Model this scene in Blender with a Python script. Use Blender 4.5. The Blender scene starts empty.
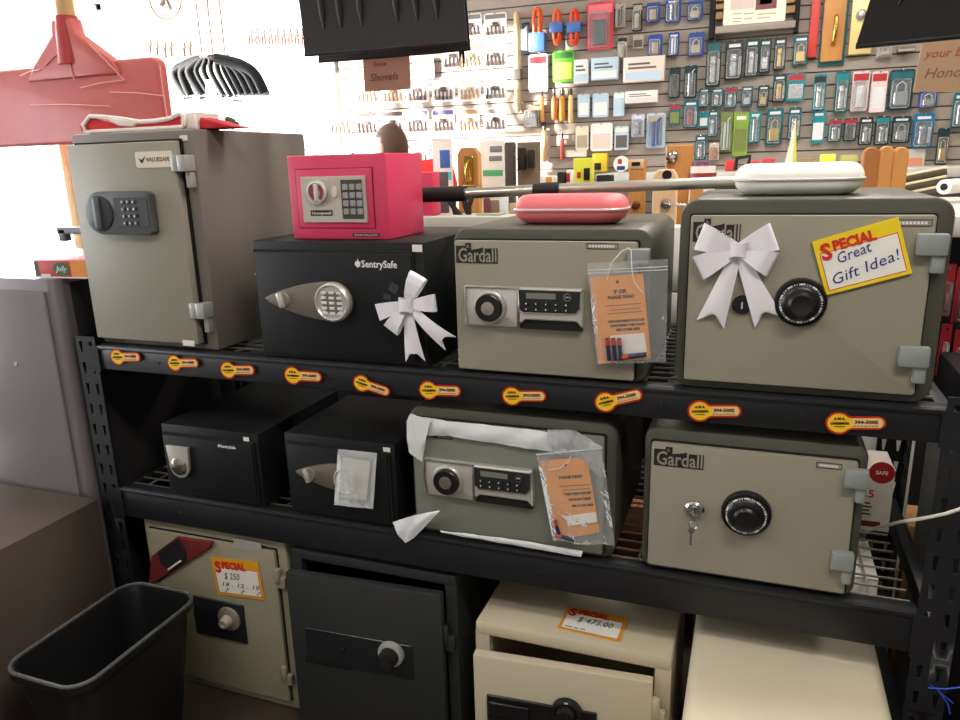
import bpy, bmesh, math, random
from mathutils import Vector, Matrix
random.seed(7)
C = bpy.context.scene.collection
SC = bpy.context.scene
PI = math.pi
# ---------------------------------------------------------------- camera model
CAM = Vector((0.0, -1.42, 1.33)); F_PX = 740.0
_y, _p, _r = math.radians(20.4), math.radians(14.9), math.radians(1.55)
FWD = Vector((-math.sin(_y)*math.cos(_p), math.cos(_y)*math.cos(_p), -math.sin(_p)))
_R0 = Vector((math.cos(_y), math.sin(_y), 0)); _U0 = _R0.cross(FWD)
RT = _R0*math.cos(_r) - _U0*math.sin(_r); UP = _U0*math.cos(_r) + _R0*math.sin(_r)
def at(px, py, X=None, Y=None, Z=None):
    """world point seen at that pixel on the plane X=, Y= or Z="""
    d = FWD + RT*((px-480)/F_PX) - UP*((py-360)/F_PX)
    if X is not None: t = (X-CAM.x)/d.x
    elif Y is not None: t = (Y-CAM.y)/d.y
    else: t = (Z-CAM.z)/d.z
    return CAM + d*t
cd = bpy.data.cameras.new('camera'); cam = bpy.data.objects.new('camera', cd); C.objects.link(cam)
cd.sensor_fit = 'HORIZONTAL'; cd.sensor_width = 36; cd.lens = 36*F_PX/960; cd.clip_start = .02
cam.matrix_world = Matrix(((RT.x, UP.x, -FWD.x, CAM.x), (RT.y, UP.y, -FWD.y, CAM.y), (RT.z, UP.z, -FWD.z, CAM.z), (0,0,0,1)))
SC.camera = cam
FZ = -0.12      # floor level
YW = 3.8        # face of the slat wall
# ---------------------------------------------------------------- materials
def lin(c): return tuple((v/255/12.92 if v/255 <= .04045 else ((v/255+.055)/1.055)**2.4) for v in c)
MATS = {}
def mat(name, c, rough=.5, metal=0., var=.06, scale=30., bump=0., trans=0., emit=0., spec=.5, ior=1.45, coat=0., streak=None):
    if name in MATS: return MATS[name]
    m = bpy.data.materials.new(name); m.use_nodes = True; nt = m.node_tree; nd = nt.nodes; nd.clear()
    out = nd.new('ShaderNodeOutputMaterial'); b = nd.new('ShaderNodeBsdfPrincipled')
    l = lin(c)
    tc = nd.new('ShaderNodeTexCoord'); mp = nd.new('ShaderNodeMapping'); no = nd.new('ShaderNodeTexNoise')
    no.inputs['Scale'].default_value = scale; no.inputs['Detail'].default_value = 3
    if streak: mp.inputs['Scale'].default_value = streak
    nt.links.new(tc.outputs['Object'], mp.inputs[0]); nt.links.new(mp.outputs[0], no.inputs['Vector'])
    mx = nd.new('ShaderNodeMix'); mx.data_type = 'RGBA'
    mx.inputs[6].default_value = (*[v*(1-var) for v in l], 1); mx.inputs[7].default_value = (*[min(1, v*(1+var)) for v in l], 1)
    nt.links.new(no.outputs['Fac'], mx.inputs[0]); nt.links.new(mx.outputs[2], b.inputs['Base Color'])
    b.inputs['Roughness'].default_value = rough; b.inputs['Metallic'].default_value = metal
    b.inputs['Specular IOR Level'].default_value = spec; b.inputs['IOR'].default_value = ior
    b.inputs['Coat Weight'].default_value = coat
    if trans: b.inputs['Transmission Weight'].default_value = trans
    if emit:
        b.inputs['Emission Color'].default_value = (*l, 1); b.inputs['Emission Strength'].default_value = emit
    if bump:
        bp = nd.new('ShaderNodeBump'); bp.inputs['Strength'].default_value = bump; bp.inputs['Distance'].default_value = .002
        nt.links.new(no.outputs['Fac'], bp.inputs['Height']); nt.links.new(bp.outputs[0], b.inputs['Normal'])
    nt.links.new(b.outputs[0], out.inputs[0]); MATS[name] = m; return m
def film(name, tint=(235,238,240), alpha=.12, rough=.12, gl=.25, bump=.5):
    """clear plastic film: mostly see-through with glossy creases"""
    if name in MATS: return MATS[name]
    m = bpy.data.materials.new(name); m.use_nodes = True; nt = m.node_tree; nd = nt.nodes; nd.clear()
    out = nd.new('ShaderNodeOutputMaterial'); t = nd.new('ShaderNodeBsdfTransparent'); g = nd.new('ShaderNodeBsdfPrincipled')
    g.inputs['Base Color'].default_value = (*lin(tint), 1); g.inputs['Roughness'].default_value = rough
    tc = nd.new('ShaderNodeTexCoord'); no = nd.new('ShaderNodeTexNoise'); no.inputs['Scale'].default_value = 28; no.inputs['Detail'].default_value = 2
    no.inputs['Distortion'].default_value = 1.2
    nt.links.new(tc.outputs['Object'], no.inputs['Vector'])
    bp = nd.new('ShaderNodeBump'); bp.inputs['Strength'].default_value = bump; bp.inputs['Distance'].default_value = .01
    nt.links.new(no.outputs['Fac'], bp.inputs['Height']); nt.links.new(bp.outputs[0], g.inputs['Normal'])
    lw = nd.new('ShaderNodeFresnel'); lw.inputs['IOR'].default_value = 1.4
    nt.links.new(bp.outputs[0], lw.inputs['Normal'])
    ma = nd.new('ShaderNodeMath'); ma.operation = 'MULTIPLY_ADD'; ma.inputs[1].default_value = gl*3; ma.inputs[2].default_value = alpha; ma.use_clamp = True
    nt.links.new(lw.outputs[0], ma.inputs[0])
    mx = nd.new('ShaderNodeMixShader'); nt.links.new(ma.outputs[0], mx.inputs[0]); nt.links.new(t.outputs[0], mx.inputs[1]); nt.links.new(g.outputs[0], mx.inputs[2])
    nt.links.new(mx.outputs[0], out.inputs[0]); MATS[name] = m; return m
# ---------------------------------------------------------------- mesh builder
class MB:
    def __init__(s, xf=None): s.bm = bmesh.new(); s.xf = xf
    def _fin(s, vs, fs, m):
        for f in fs: f.material_index = m
        if s.xf is not None: bmesh.ops.transform(s.bm, matrix=s.xf, verts=vs)
    def _merge(s, t, m, xf=None):
        me = bpy.data.meshes.new('t'); t.to_mesh(me); t.free()
        n0 = len(s.bm.verts); f0 = len(s.bm.faces); s.bm.from_mesh(me); bpy.data.meshes.remove(me)
        s.bm.verts.ensure_lookup_table(); s.bm.faces.ensure_lookup_table()
        vs = s.bm.verts[n0:]; fs = s.bm.faces[f0:]
        if xf is not None: bmesh.ops.transform(s.bm, matrix=xf, verts=vs)
        s._fin(vs, fs, m); return s
    def box(s, x0, x1, y0, y1, z0, z1, b=0, m=0, seg=2, xf=None):
        t = bmesh.new(); bmesh.ops.create_cube(t, size=1)
        bmesh.ops.transform(t, matrix=Matrix.Translation(((x0+x1)/2, (y0+y1)/2, (z0+z1)/2)) @ Matrix.Diagonal((abs(x1-x0), abs(y1-y0), abs(z1-z0), 1)), verts=t.verts)
        if b: bmesh.ops.bevel(t, geom=t.edges[:], offset=b, segments=seg, profile=.5, affect='EDGES')
        return s._merge(t, m, xf)
    def poly(s, pts, y0, y1, b=0, m=0, xf=None, seg=1):
        """polygon in x,z extruded along y"""
        t = bmesh.new(); vs = [t.verts.new((x, y0, z)) for x, z in pts]; f = t.faces.new(vs)
        r = bmesh.ops.extrude_face_region(t, geom=[f]); nv = [g for g in r['geom'] if isinstance(g, bmesh.types.BMVert)]
        bmesh.ops.translate(t, vec=(0, y1-y0, 0), verts=nv); bmesh.ops.recalc_face_normals(t, faces=t.faces)
        if b:
            ed = [e for e in t.edges if abs(e.verts[0].co.y-e.verts[1].co.y) < 1e-9]
            bmesh.ops.bevel(t, geom=ed, offset=b, segments=seg, profile=.5, affect='EDGES')
        return s._merge(t, m, xf)
    def rr(s, x0, x1, z0, z1, r, y0, y1, b=0, m=0, n=6, xf=None, seg=1):
        return s.poly(rrect(x0, x1, z0, z1, r, n), y0, y1, b, m, xf, seg)
    def lathe(s, c, prof, n=32, m=0, xf=None, axis='Y'):
        """profile [(radius, depth)] spun around the y axis through c"""
        t = bmesh.new(); rings = []
        for r, d in prof:
            if r <= 1e-6: rings.append([t.verts.new((0, d, 0))]); continue
            rings.append([t.verts.new((r*math.cos(2*PI*i/n), d, r*math.sin(2*PI*i/n))) for i in range(n)])
        for a, b in zip(rings, rings[1:]):
            for i in range(n):
                j = (i+1) % n
                q = [a[i % len(a)], a[j % len(a)], b[j % len(b)], b[i % len(b)]]
                u = []
                for v in q:
                    if v not in u: u.append(v)
                if len(u) > 2: t.faces.new(u)
        for a in (rings[0], rings[-1]):
            if len(a) > 2: t.faces.new(a)
        bmesh.ops.recalc_face_normals(t, faces=t.faces)
        M = Matrix.Translation(c)
        if axis == 'Z': M = M @ Matrix.Rotation(PI/2, 4, 'X')
        if axis == 'X': M = M @ Matrix.Rotation(-PI/2, 4, 'Z')
        bmesh.ops.transform(t, matrix=M, verts=t.verts)
        return s._merge(t, m, xf)
    def tube(s, pts, r, n=8, m=0, xf=None, closed=False):
        t = bmesh.new(); pts = [Vector(p) for p in pts]; rings = []
        L = len(pts); prev = None
        for i, p in enumerate(pts):
            a = pts[(i-1) % L] if (i or closed) else p; b = pts[(i+1) % L] if (i < L-1 or closed) else p
            d = (b-a).normalized()
            u = (prev - d*prev.dot(d)) if prev is not None else d.orthogonal()
            u.normalize(); prev = u; v = d.cross(u); rad = r[i] if isinstance(r, (list, tuple)) else r
            rings.append([t.verts.new(p + (u*math.cos(2*PI*k/n) + v*math.sin(2*PI*k/n))*rad) for k in range(n)])
        for i in range(L if closed else L-1):
            a, b = rings[i], rings[(i+1) % L]
            for k in range(n): t.faces.new((a[k], a[(k+1) % n], b[(k+1) % n], b[k]))
        if not closed: t.faces.new(rings[0][::-1]); t.faces.new(rings[-1])
        return s._merge(t, m, xf)
    def ball(s, c, r, m=0, xf=None, sub=2):
        t = bmesh.new(); bmesh.ops.create_icosphere(t, subdivisions=sub, radius=1)
        if isinstance(r, (int, float)): r = (r, r, r)
        bmesh.ops.transform(t, matrix=Matrix.Translation(c) @ Matrix.Diagonal((*r, 1)), verts=t.verts)
        return s._merge(t, m, xf)
    def grid(s, fn, nu, nv, m=0, xf=None, thick=0, closed_u=False):
        """surface fn(u,v) -> point, u,v in 0..1"""
        t = bmesh.new(); V = [[t.verts.new(fn(i/nu, j/nv)) for j in range(nv+1)] for i in range(nu+(0 if closed_u else 1))]
        N = len(V)
        for i in range(nu):
            for j in range(nv): t.faces.new((V[i][j], V[(i+1) % N][j], V[(i+1) % N][j+1], V[i][j+1]))
        if thick:
            bmesh.ops.recalc_face_normals(t, faces=t.faces)
            bmesh.ops.solidify(t, geom=t.faces[:], thickness=thick)
        return s._merge(t, m, xf)
def rrect(x0, x1, z0, z1, r, n=6):
    pts = []
    for cx, cz, a0 in ((x1-r, z1-r, 0), (x0+r, z1-r, 90), (x0+r, z0+r, 180), (x1-r, z0+r, 270)):
        for i in range(n+1):
            a = math.radians(a0+90*i/n); pts.append((cx+r*math.cos(a), cz+r*math.sin(a)))
    return pts
def wm(o):
    m = o.matrix_basis.copy()
    while o.parent: o = o.parent; m = o.matrix_basis @ m
    return m
def obj(name, mb, mats, parent=None, smooth=40, loc=None):
    """link a builder as one mesh; geometry is given in world space and moved into the parent's frame"""
    me = bpy.data.meshes.new(name); bm = mb.bm if isinstance(mb, MB) else mb
    if parent is not None: bmesh.ops.transform(bm, matrix=wm(parent).inverted(), verts=bm.verts)
    elif loc is not None: bmesh.ops.translate(bm, vec=-Vector(loc), verts=bm.verts)
    bm.to_mesh(me); bm.free()
    for q in (mats if isinstance(mats, (list, tuple)) else [mats]): me.materials.append(q)
    me.polygons.foreach_set('use_smooth', [True]*len(me.polygons)); me.set_sharp_from_angle(angle=math.radians(smooth))
    o = bpy.data.objects.new(name, me); C.objects.link(o)
    if parent is not None: o.parent = parent
    elif loc is not None: o.location = loc
    return o
def tag(o, label, cat, group=None):
    o['label'] = label; o['category'] = cat
    if group: o['group'] = group
    return o
def thing(name, label, cat, loc, group=None, rz=0):
    o = bpy.data.objects.new(name, None); C.objects.link(o); o.empty_display_size = .05
    o.location = loc; o.rotation_euler = (0, 0, rz); return tag(o, label, cat, group)
def struct(name, mb, mats, parent=None):
    o = obj(name, mb, mats, parent)
    if parent is None: o['kind'] = 'structure'
    return o
def text(name, s, size, m, x, z, y, parent, ang=0, shear=0, bold=0, ext=.0005, sx=1, align='LEFT', M=None, spacing=1, fit=None):
    """lettering in the x,z plane at depth y, facing the shopper"""
    cu = bpy.data.curves.new('t', 'FONT'); cu.body = s; cu.size = size; cu.shear = shear; cu.offset = bold; cu.extrude = ext
    cu.align_x = align; cu.space_character = spacing; cu.resolution_u = 2
    o = bpy.data.objects.new('t', cu); me = bpy.data.meshes.new_from_object(o)
    bm = bmesh.new(); bm.from_mesh(me)
    if fit: sx = fit/max(1e-6, max(v.co.x for v in bm.verts)-min(v.co.x for v in bm.verts))
    X = Matrix.Translation((x, y, z)) @ Matrix.Rotation(-ang, 4, 'Y') @ Matrix(((sx,0,0,0), (0,0,-1,0), (0,1,0,0), (0,0,0,1)))
    if M is not None: X = M @ X
    bmesh.ops.transform(bm, matrix=X, verts=bm.verts)
    bpy.data.objects.remove(o); bpy.data.curves.remove(cu); bpy.data.meshes.remove(me)
    return obj(name, bm, m, parent)
# palette
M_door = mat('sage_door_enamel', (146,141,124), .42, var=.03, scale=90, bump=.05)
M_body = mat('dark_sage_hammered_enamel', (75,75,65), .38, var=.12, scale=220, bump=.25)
M_blackpc = mat('black_powder_coat', (24,25,27), .5, var=.15, scale=260, bump=.15, spec=.3)
M_rack = mat('black_rack_steel', (30,31,34), .42, var=.12, scale=120, bump=.08)
M_gap = mat('black_shadow_gap', (14,14,15), .8)
M_blk = mat('black_plastic', (22,22,24), .32, var=.05)
M_blkm = mat('matt_black_plastic', (26,27,28), .6)
M_slv = mat('satin_silver', (198,195,190), .32, metal=.45, var=.04)
M_slvd = mat('brushed_nickel', (158,150,140), .35, metal=.5, var=.05)
M_chr = mat('chrome', (215,215,215), .12, metal=1, var=.02)
M_wht = mat('white_paint', (232,230,226), .5)
M_ltr = mat('white_lettering', (225,225,228), .5)
M_ink = mat('black_ink', (28,26,24), .6)
M_key = mat('button_grey', (150,150,148), .45)
M_keyl = mat('button_light', (200,198,192), .45)
M_paper = mat('white_paper', (236,232,224), .7)
M_stkr = mat('small_white_sticker', (225,222,214), .6)
# ================================================================ RACK
RX0, RX1 = -1.597, 0.333     # clear span between the posts
ZT, ZL = 0.897, 0.494        # tops of the two shelves
rack = thing('storage_rack', 'long black steel two-shelf storage rack that carries the safes', 'rack', (-.63, .3, FZ))
def slotted(mb, o, ux, uz, n, w, ph, m=0, th=.003, nrm=(0,1,0), cols=1, sw=.34, sh=.52, flip=False):
    """perforated strip: cells w wide, ph high, each with a tapered keyhole slot"""
    o = Vector(o); ux = Vector(ux); uz = Vector(uz); nrm = Vector(nrm)
    t = bmesh.new()
    for c in range(cols):
        for k in range(n):
            a = o + ux*(c*w) + uz*(k*ph)
            out = [(0,0), (w,0), (w,ph), (0,ph)]
            hw, hh = w*sw/2, ph*sh/2; cx, cz = w/2, ph/2; b = .45
            inn = [(cx-hw*b, cz-hh), (cx+hw*b, cz-hh), (cx+hw, cz+hh), (cx-hw, cz+hh)]
            lay = []
            for d in (0, th):
                lay.append(([t.verts.new(a+ux*p+uz*q+nrm*d) for p, q in out], [t.verts.new(a+ux*p+uz*q+nrm*d) for p, q in inn]))
            for O, I in lay:
                for i in range(4): t.faces.new((O[i], O[(i+1) % 4], I[(i+1) % 4], I[i]))
            for i in range(4):
                j = (i+1) % 4
                t.faces.new((lay[0][1][i], lay[0][1][j], lay[1][1][j], lay[1][1][i]))
                t.faces.new((lay[0][0][i], lay[0][0][j], lay[1][0][j], lay[1][0][i]))
    bmesh.ops.remove_doubles(t, verts=t.verts, dist=1e-5)
    bmesh.ops.recalc_face_normals(t, faces=t.faces)
    mb._merge(t, m)
PT = .918
for sx, xo in ((-1, RX0-.066), (1, RX1)):
    for yf in (0, .61):
        mb = MB()
        n = int((PT-FZ)/.0576)
        slotted(mb, (xo, yf-.004 if yf == 0 else yf, FZ), (1,0,0), (0,0,1), n, .033, .0577, cols=2)
        xs = xo if sx == -1 else xo+.064
        y0 = yf if yf == 0 else yf-.06
        slotted(mb, (xs, y0, FZ), (0,1,0), (0,0,1), n, .03, .0577, cols=2, nrm=(1,0,0), sw=.5)
        mb.box(xo, xo+.066, yf-.004 if yf == 0 else yf-.002, (yf+.03 if yf == 0 else yf+.003), FZ-.0, FZ+.006)
        obj('post', mb, M_rack, rack)
def beam(zt, h, yc):
    mb = MB()
    y0, y1 = (0, .036) if yc == 0 else (.574, .61)
    mb.box(RX0-.004, RX1+.004, y0, y1, zt-h, zt, b=.004)
    if yc == 0: mb.box(RX0, RX1, -.004, .006, zt-.012, zt-.002, b=.0025)
    for x in (RX0-.03, RX1-.005):
        mb.box(x, x+.036, y0-.0048, y0-.002 if yc == 0 else y1, zt-h-.006, zt-.004)
    for i in range(7):
        xx = RX0+.2+i*.25
        if yc == 0: mb.lathe((xx, 0, zt-h*.55), [(.0, -.002), (.003, -.0015), (.004, 0)], n=8)
    return obj('crossbar', mb, M_rack, rack)
beam(ZT, .066, 0); beam(ZL, .088, 0); beam(ZT, .066, 1); beam(ZL, .085, 1)
M_wire = mat('wire_zinc', (150,144,136), .35, metal=.5)
for zt in (ZT, ZL):
    mb = MB()
    for i in range(14):
        y = .045 + i*.0395
        mb.box(RX0+.004, RX1-.004, y-.0019, y+.0019, zt-.008, zt-.0042)
    for i in range(17):
        x = RX0+.05+i*.113
        mb.box(x-.0022, x+.0022, .01, .6, zt-.0125, zt-.0083)
    obj('wire_deck', mb, M_wire, rack)
for xs in (RX0-.06, RX1+.03):
    for z in (.80, .42, .05):
        obj('side_bar', MB().box(xs, xs+.028, .004, .606, z, z+.042, b=.003), M_rack, rack)
# ================================================================ SAFES
def ticks(mb, c, r0, r1, n, y, w=.0018, m=0, big=10):
    for i in range(n):
        a = 2*PI*i/n; rr0 = r0 if i % big else r0-.003
        X = Matrix.Translation(c) @ Matrix.Rotation(a, 4, 'Y')
        mb.box(-w/2*(1.8 if i % big == 0 else 1), w/2*(1.8 if i % big == 0 else 1), y-.0006, y+.0006, rr0, r1, m=m, xf=X)
def combo_dial(par, x, z, y, R=.046, ring=M_blk, face=M_blk, knob=M_blk, label=None, rough=False):
    """combination dial: outer ring, numbered flange, fluted knob"""
    d = obj('dial_ring', MB().lathe((x, y, z), [(0,0), (R, 0), (R, -.006), (R*.97, -.010), (R*.9, -.011), (R*.88, -.009), (0, -.009)], n=48), ring, par)
    f = MB().lathe((x, y-.009, z), [(0,0), (R*.86, 0), (R*.84, -.004), (R*.62, -.012), (R*.56, -.013), (0, -.013)], n=48)
    f = obj('dial_face', f, face, d)
    t = MB()
    for i in range(50):
        a = 2*PI*i/50; big = i % 5 == 0
        X = Matrix.Translation((x, y-.0145, z)) @ Matrix.Rotation(a, 4, 'Y') @ Matrix.Translation((0, 0, R*.73)) @ Matrix.Rotation(math.radians(34), 4, 'X')
        w = .0034 if big else .0007
        t.box(-w, w, -.0018, .0006, -R*(.10 if big else .02), R*.09, xf=X)
    obj('dial_numbers', t, M_ltr, d)
    k = MB(); pts = []
    for i in range(48):
        rr = R*.5*(1 + (.035 if i % 2 else -.02)); a = 2*PI*i/48; pts.append((x+rr*math.cos(a), z+rr*math.sin(a)))
    k.poly(pts, y-.036, y-.020, b=.002)
    k.lathe((x, y-.036, z), [(R*.44, 0), (R*.40, -.0015), (R*.3, -.0008), (0, -.0008)], n=32)
    obj('knob', k, knob, d)
    return d
def keylock(par, x, z, y, R=.02, keys=False):
    l = obj('key_lock', MB().lathe((x, y, z), [(0,0), (R, 0), (R, -.004), (R*.8, -.008), (R*.62, -.008), (R*.6, -.004), (R*.42, -.004), (R*.4, -.010), (0, -.010)], n=32), M_chr if keys else M_blk, par)
    obj('keyhole', MB().box(x-.0014, x+.0014, y-.0112, y-.009, z-.006, z+.006), M_gap if keys else M_slv, l)
    return l
def gard_hinge(par, x, z, y0, w=.05, h=.035):
    """flat leaf hinge folded round the body corner"""
    mb = MB().box(x-w*.60, x+w*.18, y0-.022, y0-.002, z-h/2, z+h/2, b=.003)
    mb.box(x-w*.18, x+w*.16, y0-.016, y0+.02, z-h/2-.030, z-h/2+.002, b=.003)
    return obj('hinge', mb, M_hng, par)
M_hng = mat('grey_hinge_enamel', (138,144,142), .4, var=.03)
def logo_gardall(par, x, z, y, w, h):
    d = obj('badge', MB().poly([(x,z),(x+w,z),(x+w,z+h*.76),(x+w*.86,z+h*.76),(x+w*.86,z+h*.74),(x+w*.68,z+h*.74),(x+w*.64,z+h*.8),(x+w*.58,z+h*.74),(x+w*.37,z+h*.66),(x+w*.37,z+h),(x+w*.23,z+h),(x+w*.23,z+h*.86),(x,z+h*.86)], y-.0012, y), M_ink, par)
    text('lettering', 'Gardall', h*.98, M_door, x+w*.045, z+h*.075, y-.0014, d, sx=w*.91/(h*.98*3.16), ext=.0004, bold=.0005, fit=w*.92)
    text('lettering', 'A', h*.26, M_door, x+w*.25, z+h*.75, y-.0014, d, ext=.0004)
def ul_plate(par, x, z, y, w=.062):
    p = obj('rating_plate', MB().rr(x, x+w, z, z+.0115, .001, y-.0008, y), M_ink, par)
    obj('plate_frame', MB().box(x+.0012, x+w-.0012, y-.0011, y-.0007, z+.0015, z+.010), M_door, p)
    q = MB()
    for i in range(9):
        xx = x+.006+i*(w-.014)/8.6; q.box(xx, xx+(w-.014)/12, y-.0015, y-.001, z+.0036, z+.008)
    obj('plate_text', q, M_ltr, p)
def gardall_body(root, x0, x1, z0, z1, depth, r=.026, yb=.016):
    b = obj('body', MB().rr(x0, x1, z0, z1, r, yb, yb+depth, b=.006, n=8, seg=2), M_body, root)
    return b
def gardall_door(root, x0, x1, z0, z1, y=0.0, m=None):
    obj('door_gap', MB().rr(x0-.0025, x1+.0035, z0-.003, z1+.003, .006, y+.010, y+.0162), M_gap, root)
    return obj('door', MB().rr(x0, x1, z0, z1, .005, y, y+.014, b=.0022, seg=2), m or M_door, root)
def elock(door, x0, x1, z0, z1, y):
    """electronic lock: dial block left, keypad with pull pocket right"""
    w = x1-x0; h = z1-z0; xm = x0+w*.475
    P = obj('lock_housing', MB().rr(x0, xm+.002, z0, z1, .004, y-.014, y, b=.003, seg=2), M_slv, door)
    mb = MB().poly([(x0+.004, z0+.003), (x0+.001, (z0+z1)/2), (x0+.004, z1-.003), (x0+.008, z1-.003), (x0+.0055, (z0+z1)/2), (x0+.008, z0+.003)], y-.0165, y-.012)
    mb.box(xm-.003, xm+.003, y-.0175, y-.012, z0+.001, z1-.001, b=.001)
    mb.box(x0+.004, x1-.002, y-.0175, y-.012, z1-.0045, z1-.001, b=.001)
    obj('chrome_trim', mb, M_chr, P)
    cx, cz = x0+w*.235, (z0+z1)/2-.001; R = h*.43
    d = obj('dial_ring', MB().lathe((cx, y-.013, cz), [(0,0), (R,0), (R*.97,-.006), (R*.86,-.010), (0,-.010)], n=48), M_slv, door)
    f = obj('knob', MB().lathe((cx, y-.022, cz), [(0,0), (R*.80,0), (R*.79,-.009), (R*.74,-.011), (0,-.011)], n=40), M_blk, d)
    obj('knob_cap', MB().lathe((cx, y-.033, cz), [(0,0), (R*.40,0), (R*.38,-.0015), (0,-.0018)], n=28), mat('turned_aluminium', (190,186,178), .22, metal=.9, var=.15, scale=60), f)
    # keypad
    zk = z0+h*.42
    hs = obj('keypad_housing', MB().poly([(xm+.002, z0+.014), (xm+.002, z1), (x1-.001, z1), (x1+.001, z0+.03), (x1, z0+.006), (x1-.012, z0+.018), (xm+.016, z0+.018), (xm+.006, z0+.010)], y-.020, y, b=.003), M_slv, door)
    obj('pull_pocket', MB().poly([(xm+.003, z0-.002), (xm+.004, z0+.008), (xm+.016, z0+.0175), (x1-.014, z0+.0175), (x1-.002, z0+.006), (x1-.001, z0-.002)], y-.013, y), M_gap, hs)
    kp = obj('keypad_panel', MB().poly([(xm+.004, zk+.004), (xm+.002, z1-.004), (x1-.003, z1-.004), (x1-.004, zk+.012), (x1-.012, zk+.001), (xm+.012, zk-.001)], y-.0225, y-.018, b=.001), M_blkm, hs)
    pw = x1-xm
    mb = MB().poly([(xm+.012, zk-.003), (x1-.012, zk-.001), (x1-.002, zk+.010), (x1-.001, z1-.002), (x1-.003, z1-.002), (x1-.0045, zk+.011), (x1-.0125, zk+.001), (xm+.012, zk-.0005)], y-.0235, y-.018)
    obj('chrome_lip', mb, M_chr, hs)
    obj('display', MB().rr(xm+pw*.14, xm+pw*.60, z1-h*.25, z1-h*.11, .001, y-.0232, y-.022), mat('lcd_glass', (120,122,112), .2), kp)
    mb = MB()
    for r_ in range(2):
        for c in range(5):
            bx = xm+pw*(.14+.155*c); bz = zk+h*.205-r_*h*.135
            mb.rr(bx-.0052, bx+.0052, bz-.0036, bz+.0036, .0025, y-.0245, y-.022, b=.0008)
    obj('button', mb, M_blk, kp)
    mb = MB()
    for r_ in range(2):
        for c in range(5):
            bx = xm+pw*(.14+.155*c); bz = zk+h*.205-r_*h*.135
            mb.box(bx-.0012, bx+.0012, y-.0249, y-.0243, bz-.0012, bz+.0014)
    obj('button_marks', mb, M_ltr, kp)
    mb = MB().lathe((xm+pw*.78, y-.0225, z1-h*.19), [(.0078,0), (.0078,-.0015), (.0062,-.0015), (.0062,0)], n=24)
    obj('enter_ring', mb, M_chr, kp)
    text('enter_mark', 'ON', .0052, M_ltr, xm+pw*.78, z1-h*.19-.0018, y-.0232, kp, align='CENTER')
def plates(x, z, y, w, h, par, name='price_sticker'):
    return obj(name, MB().box(x, x+w, y-.0006, y, z, z+h), M_stkr, par)

# --- upper right: dial lock safe
S = thing('safe', 'olive grey dial safe with a white bow on its door, right end of upper shelf', 'safe', (.09, .2, ZT))
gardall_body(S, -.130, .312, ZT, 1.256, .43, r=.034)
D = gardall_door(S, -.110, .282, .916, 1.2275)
logo_gardall(D, -.105, 1.180, 0, .082, .042); ul_plate(D, .214, 1.209, 0)
p = at(801, 304, Y=-.02); combo_dial(D, p.x, p.z, 0, R=.044)
p = at(742, 305, Y=-.005); keylock(D, p.x, p.z, 0, R=.0175)
gard_hinge(S, .291, 1.180, .006, w=.060, h=.036); gard_hinge(S, .285, .988, .006, w=.060, h=.036)
# --- upper middle: electronic safe
S = thing('safe', 'grey electronic keypad safe under the pink clamshell case on the upper shelf', 'safe', (-.38, .2, ZT))
gardall_body(S, -.586, -.178, ZT, 1.202, .40, r=.030)
D = gardall_door(S, -.578, -.205, .905, 1.178)
logo_gardall(D, -.574, 1.132, 0, .090, .041); ul_plate(D, -.303, 1.164, 0)
a = at(464, 285, Y=-.01); b = at(583, 331, Y=-.01); elock(D, a.x, b.x, b.z+.001, a.z, 0)
obj('hinge', MB().box(-.222, -.182, -.014, .016, 1.138, 1.166, b=.002), M_hng, S)
# --- lower middle: electronic safe, wrapped edge
S = thing('safe', 'grey electronic keypad safe with torn white packing foam on its edges', 'safe', (-.48, .2, ZL))
gardall_body(S, -.710, -.238, ZL, .804, .40, r=.030, yb=.020)
D = gardall_door(S, -.698, -.262, .510, .778, y=.004, m=mat('cool_lit_door_enamel', (122,124,114), .42, var=.03, scale=90, bump=.05))  # cold reflection on this door is put into its enamel colour
logo_gardall(D, -.688, .738, .004, .088, .036)
a = at(422, 458, Y=-.01); b = at(533, 508, Y=-.01); elock(D, a.x+.002, b.x, b.z-.002, a.z, .004)
wrap_safe = S
# --- lower right: dial safe with keys
S = thing('safe', 'olive grey dial safe with keys hanging in its lock, lower shelf', 'safe', (.03, .2, ZL))
gardall_body(S, -.181, .226, ZL, .806, .40, r=.024)
D = gardall_door(S, -.166, .208, .508, .780)
logo_gardall(D, -.160, .733, 0, .096, .041); ul_plate(D, .137, .763, 0, w=.044)
p = at(746, 517, Y=-.02); combo_dial(D, p.x, p.z, 0, R=.047)
p = at(694, 512, Y=-.01); keylock(D, p.x, p.z, 0, R=.0195, keys=True); kx, kz = p.x, p.z
gard_hinge(S, .216, .752, .006, w=.050, h=.036); gard_hinge(S, .208, .582, .006, w=.050, h=.036)
K = thing('key_set', 'small bright keys hanging from the chrome lock of the lower dial safe', 'keys', (kx, -.012, kz))
obj('key', MB().box(kx-.0012, kx+.0012, -.030, -.009, kz-.004, kz+.004).rr(kx-.0014, kx+.006, kz-.012, kz+.004, .003, -.034, -.030), M_chr, K)
obj('ring', MB().tube([(kx+.001+.008*math.cos(t*PI/8), -.032-.002*math.sin(t*PI/8), kz-.018+.008*math.sin(t*PI/8)) for t in range(16)], .0009, n=6, closed=True), M_chr, K)
obj('key', MB().rr(kx-.008, kx+.004, kz-.036, kz-.024, .005, -.033, -.0315).box(kx-.004, kx, -.033, -.0315, kz-.062, kz-.034), M_chr, K)

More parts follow.
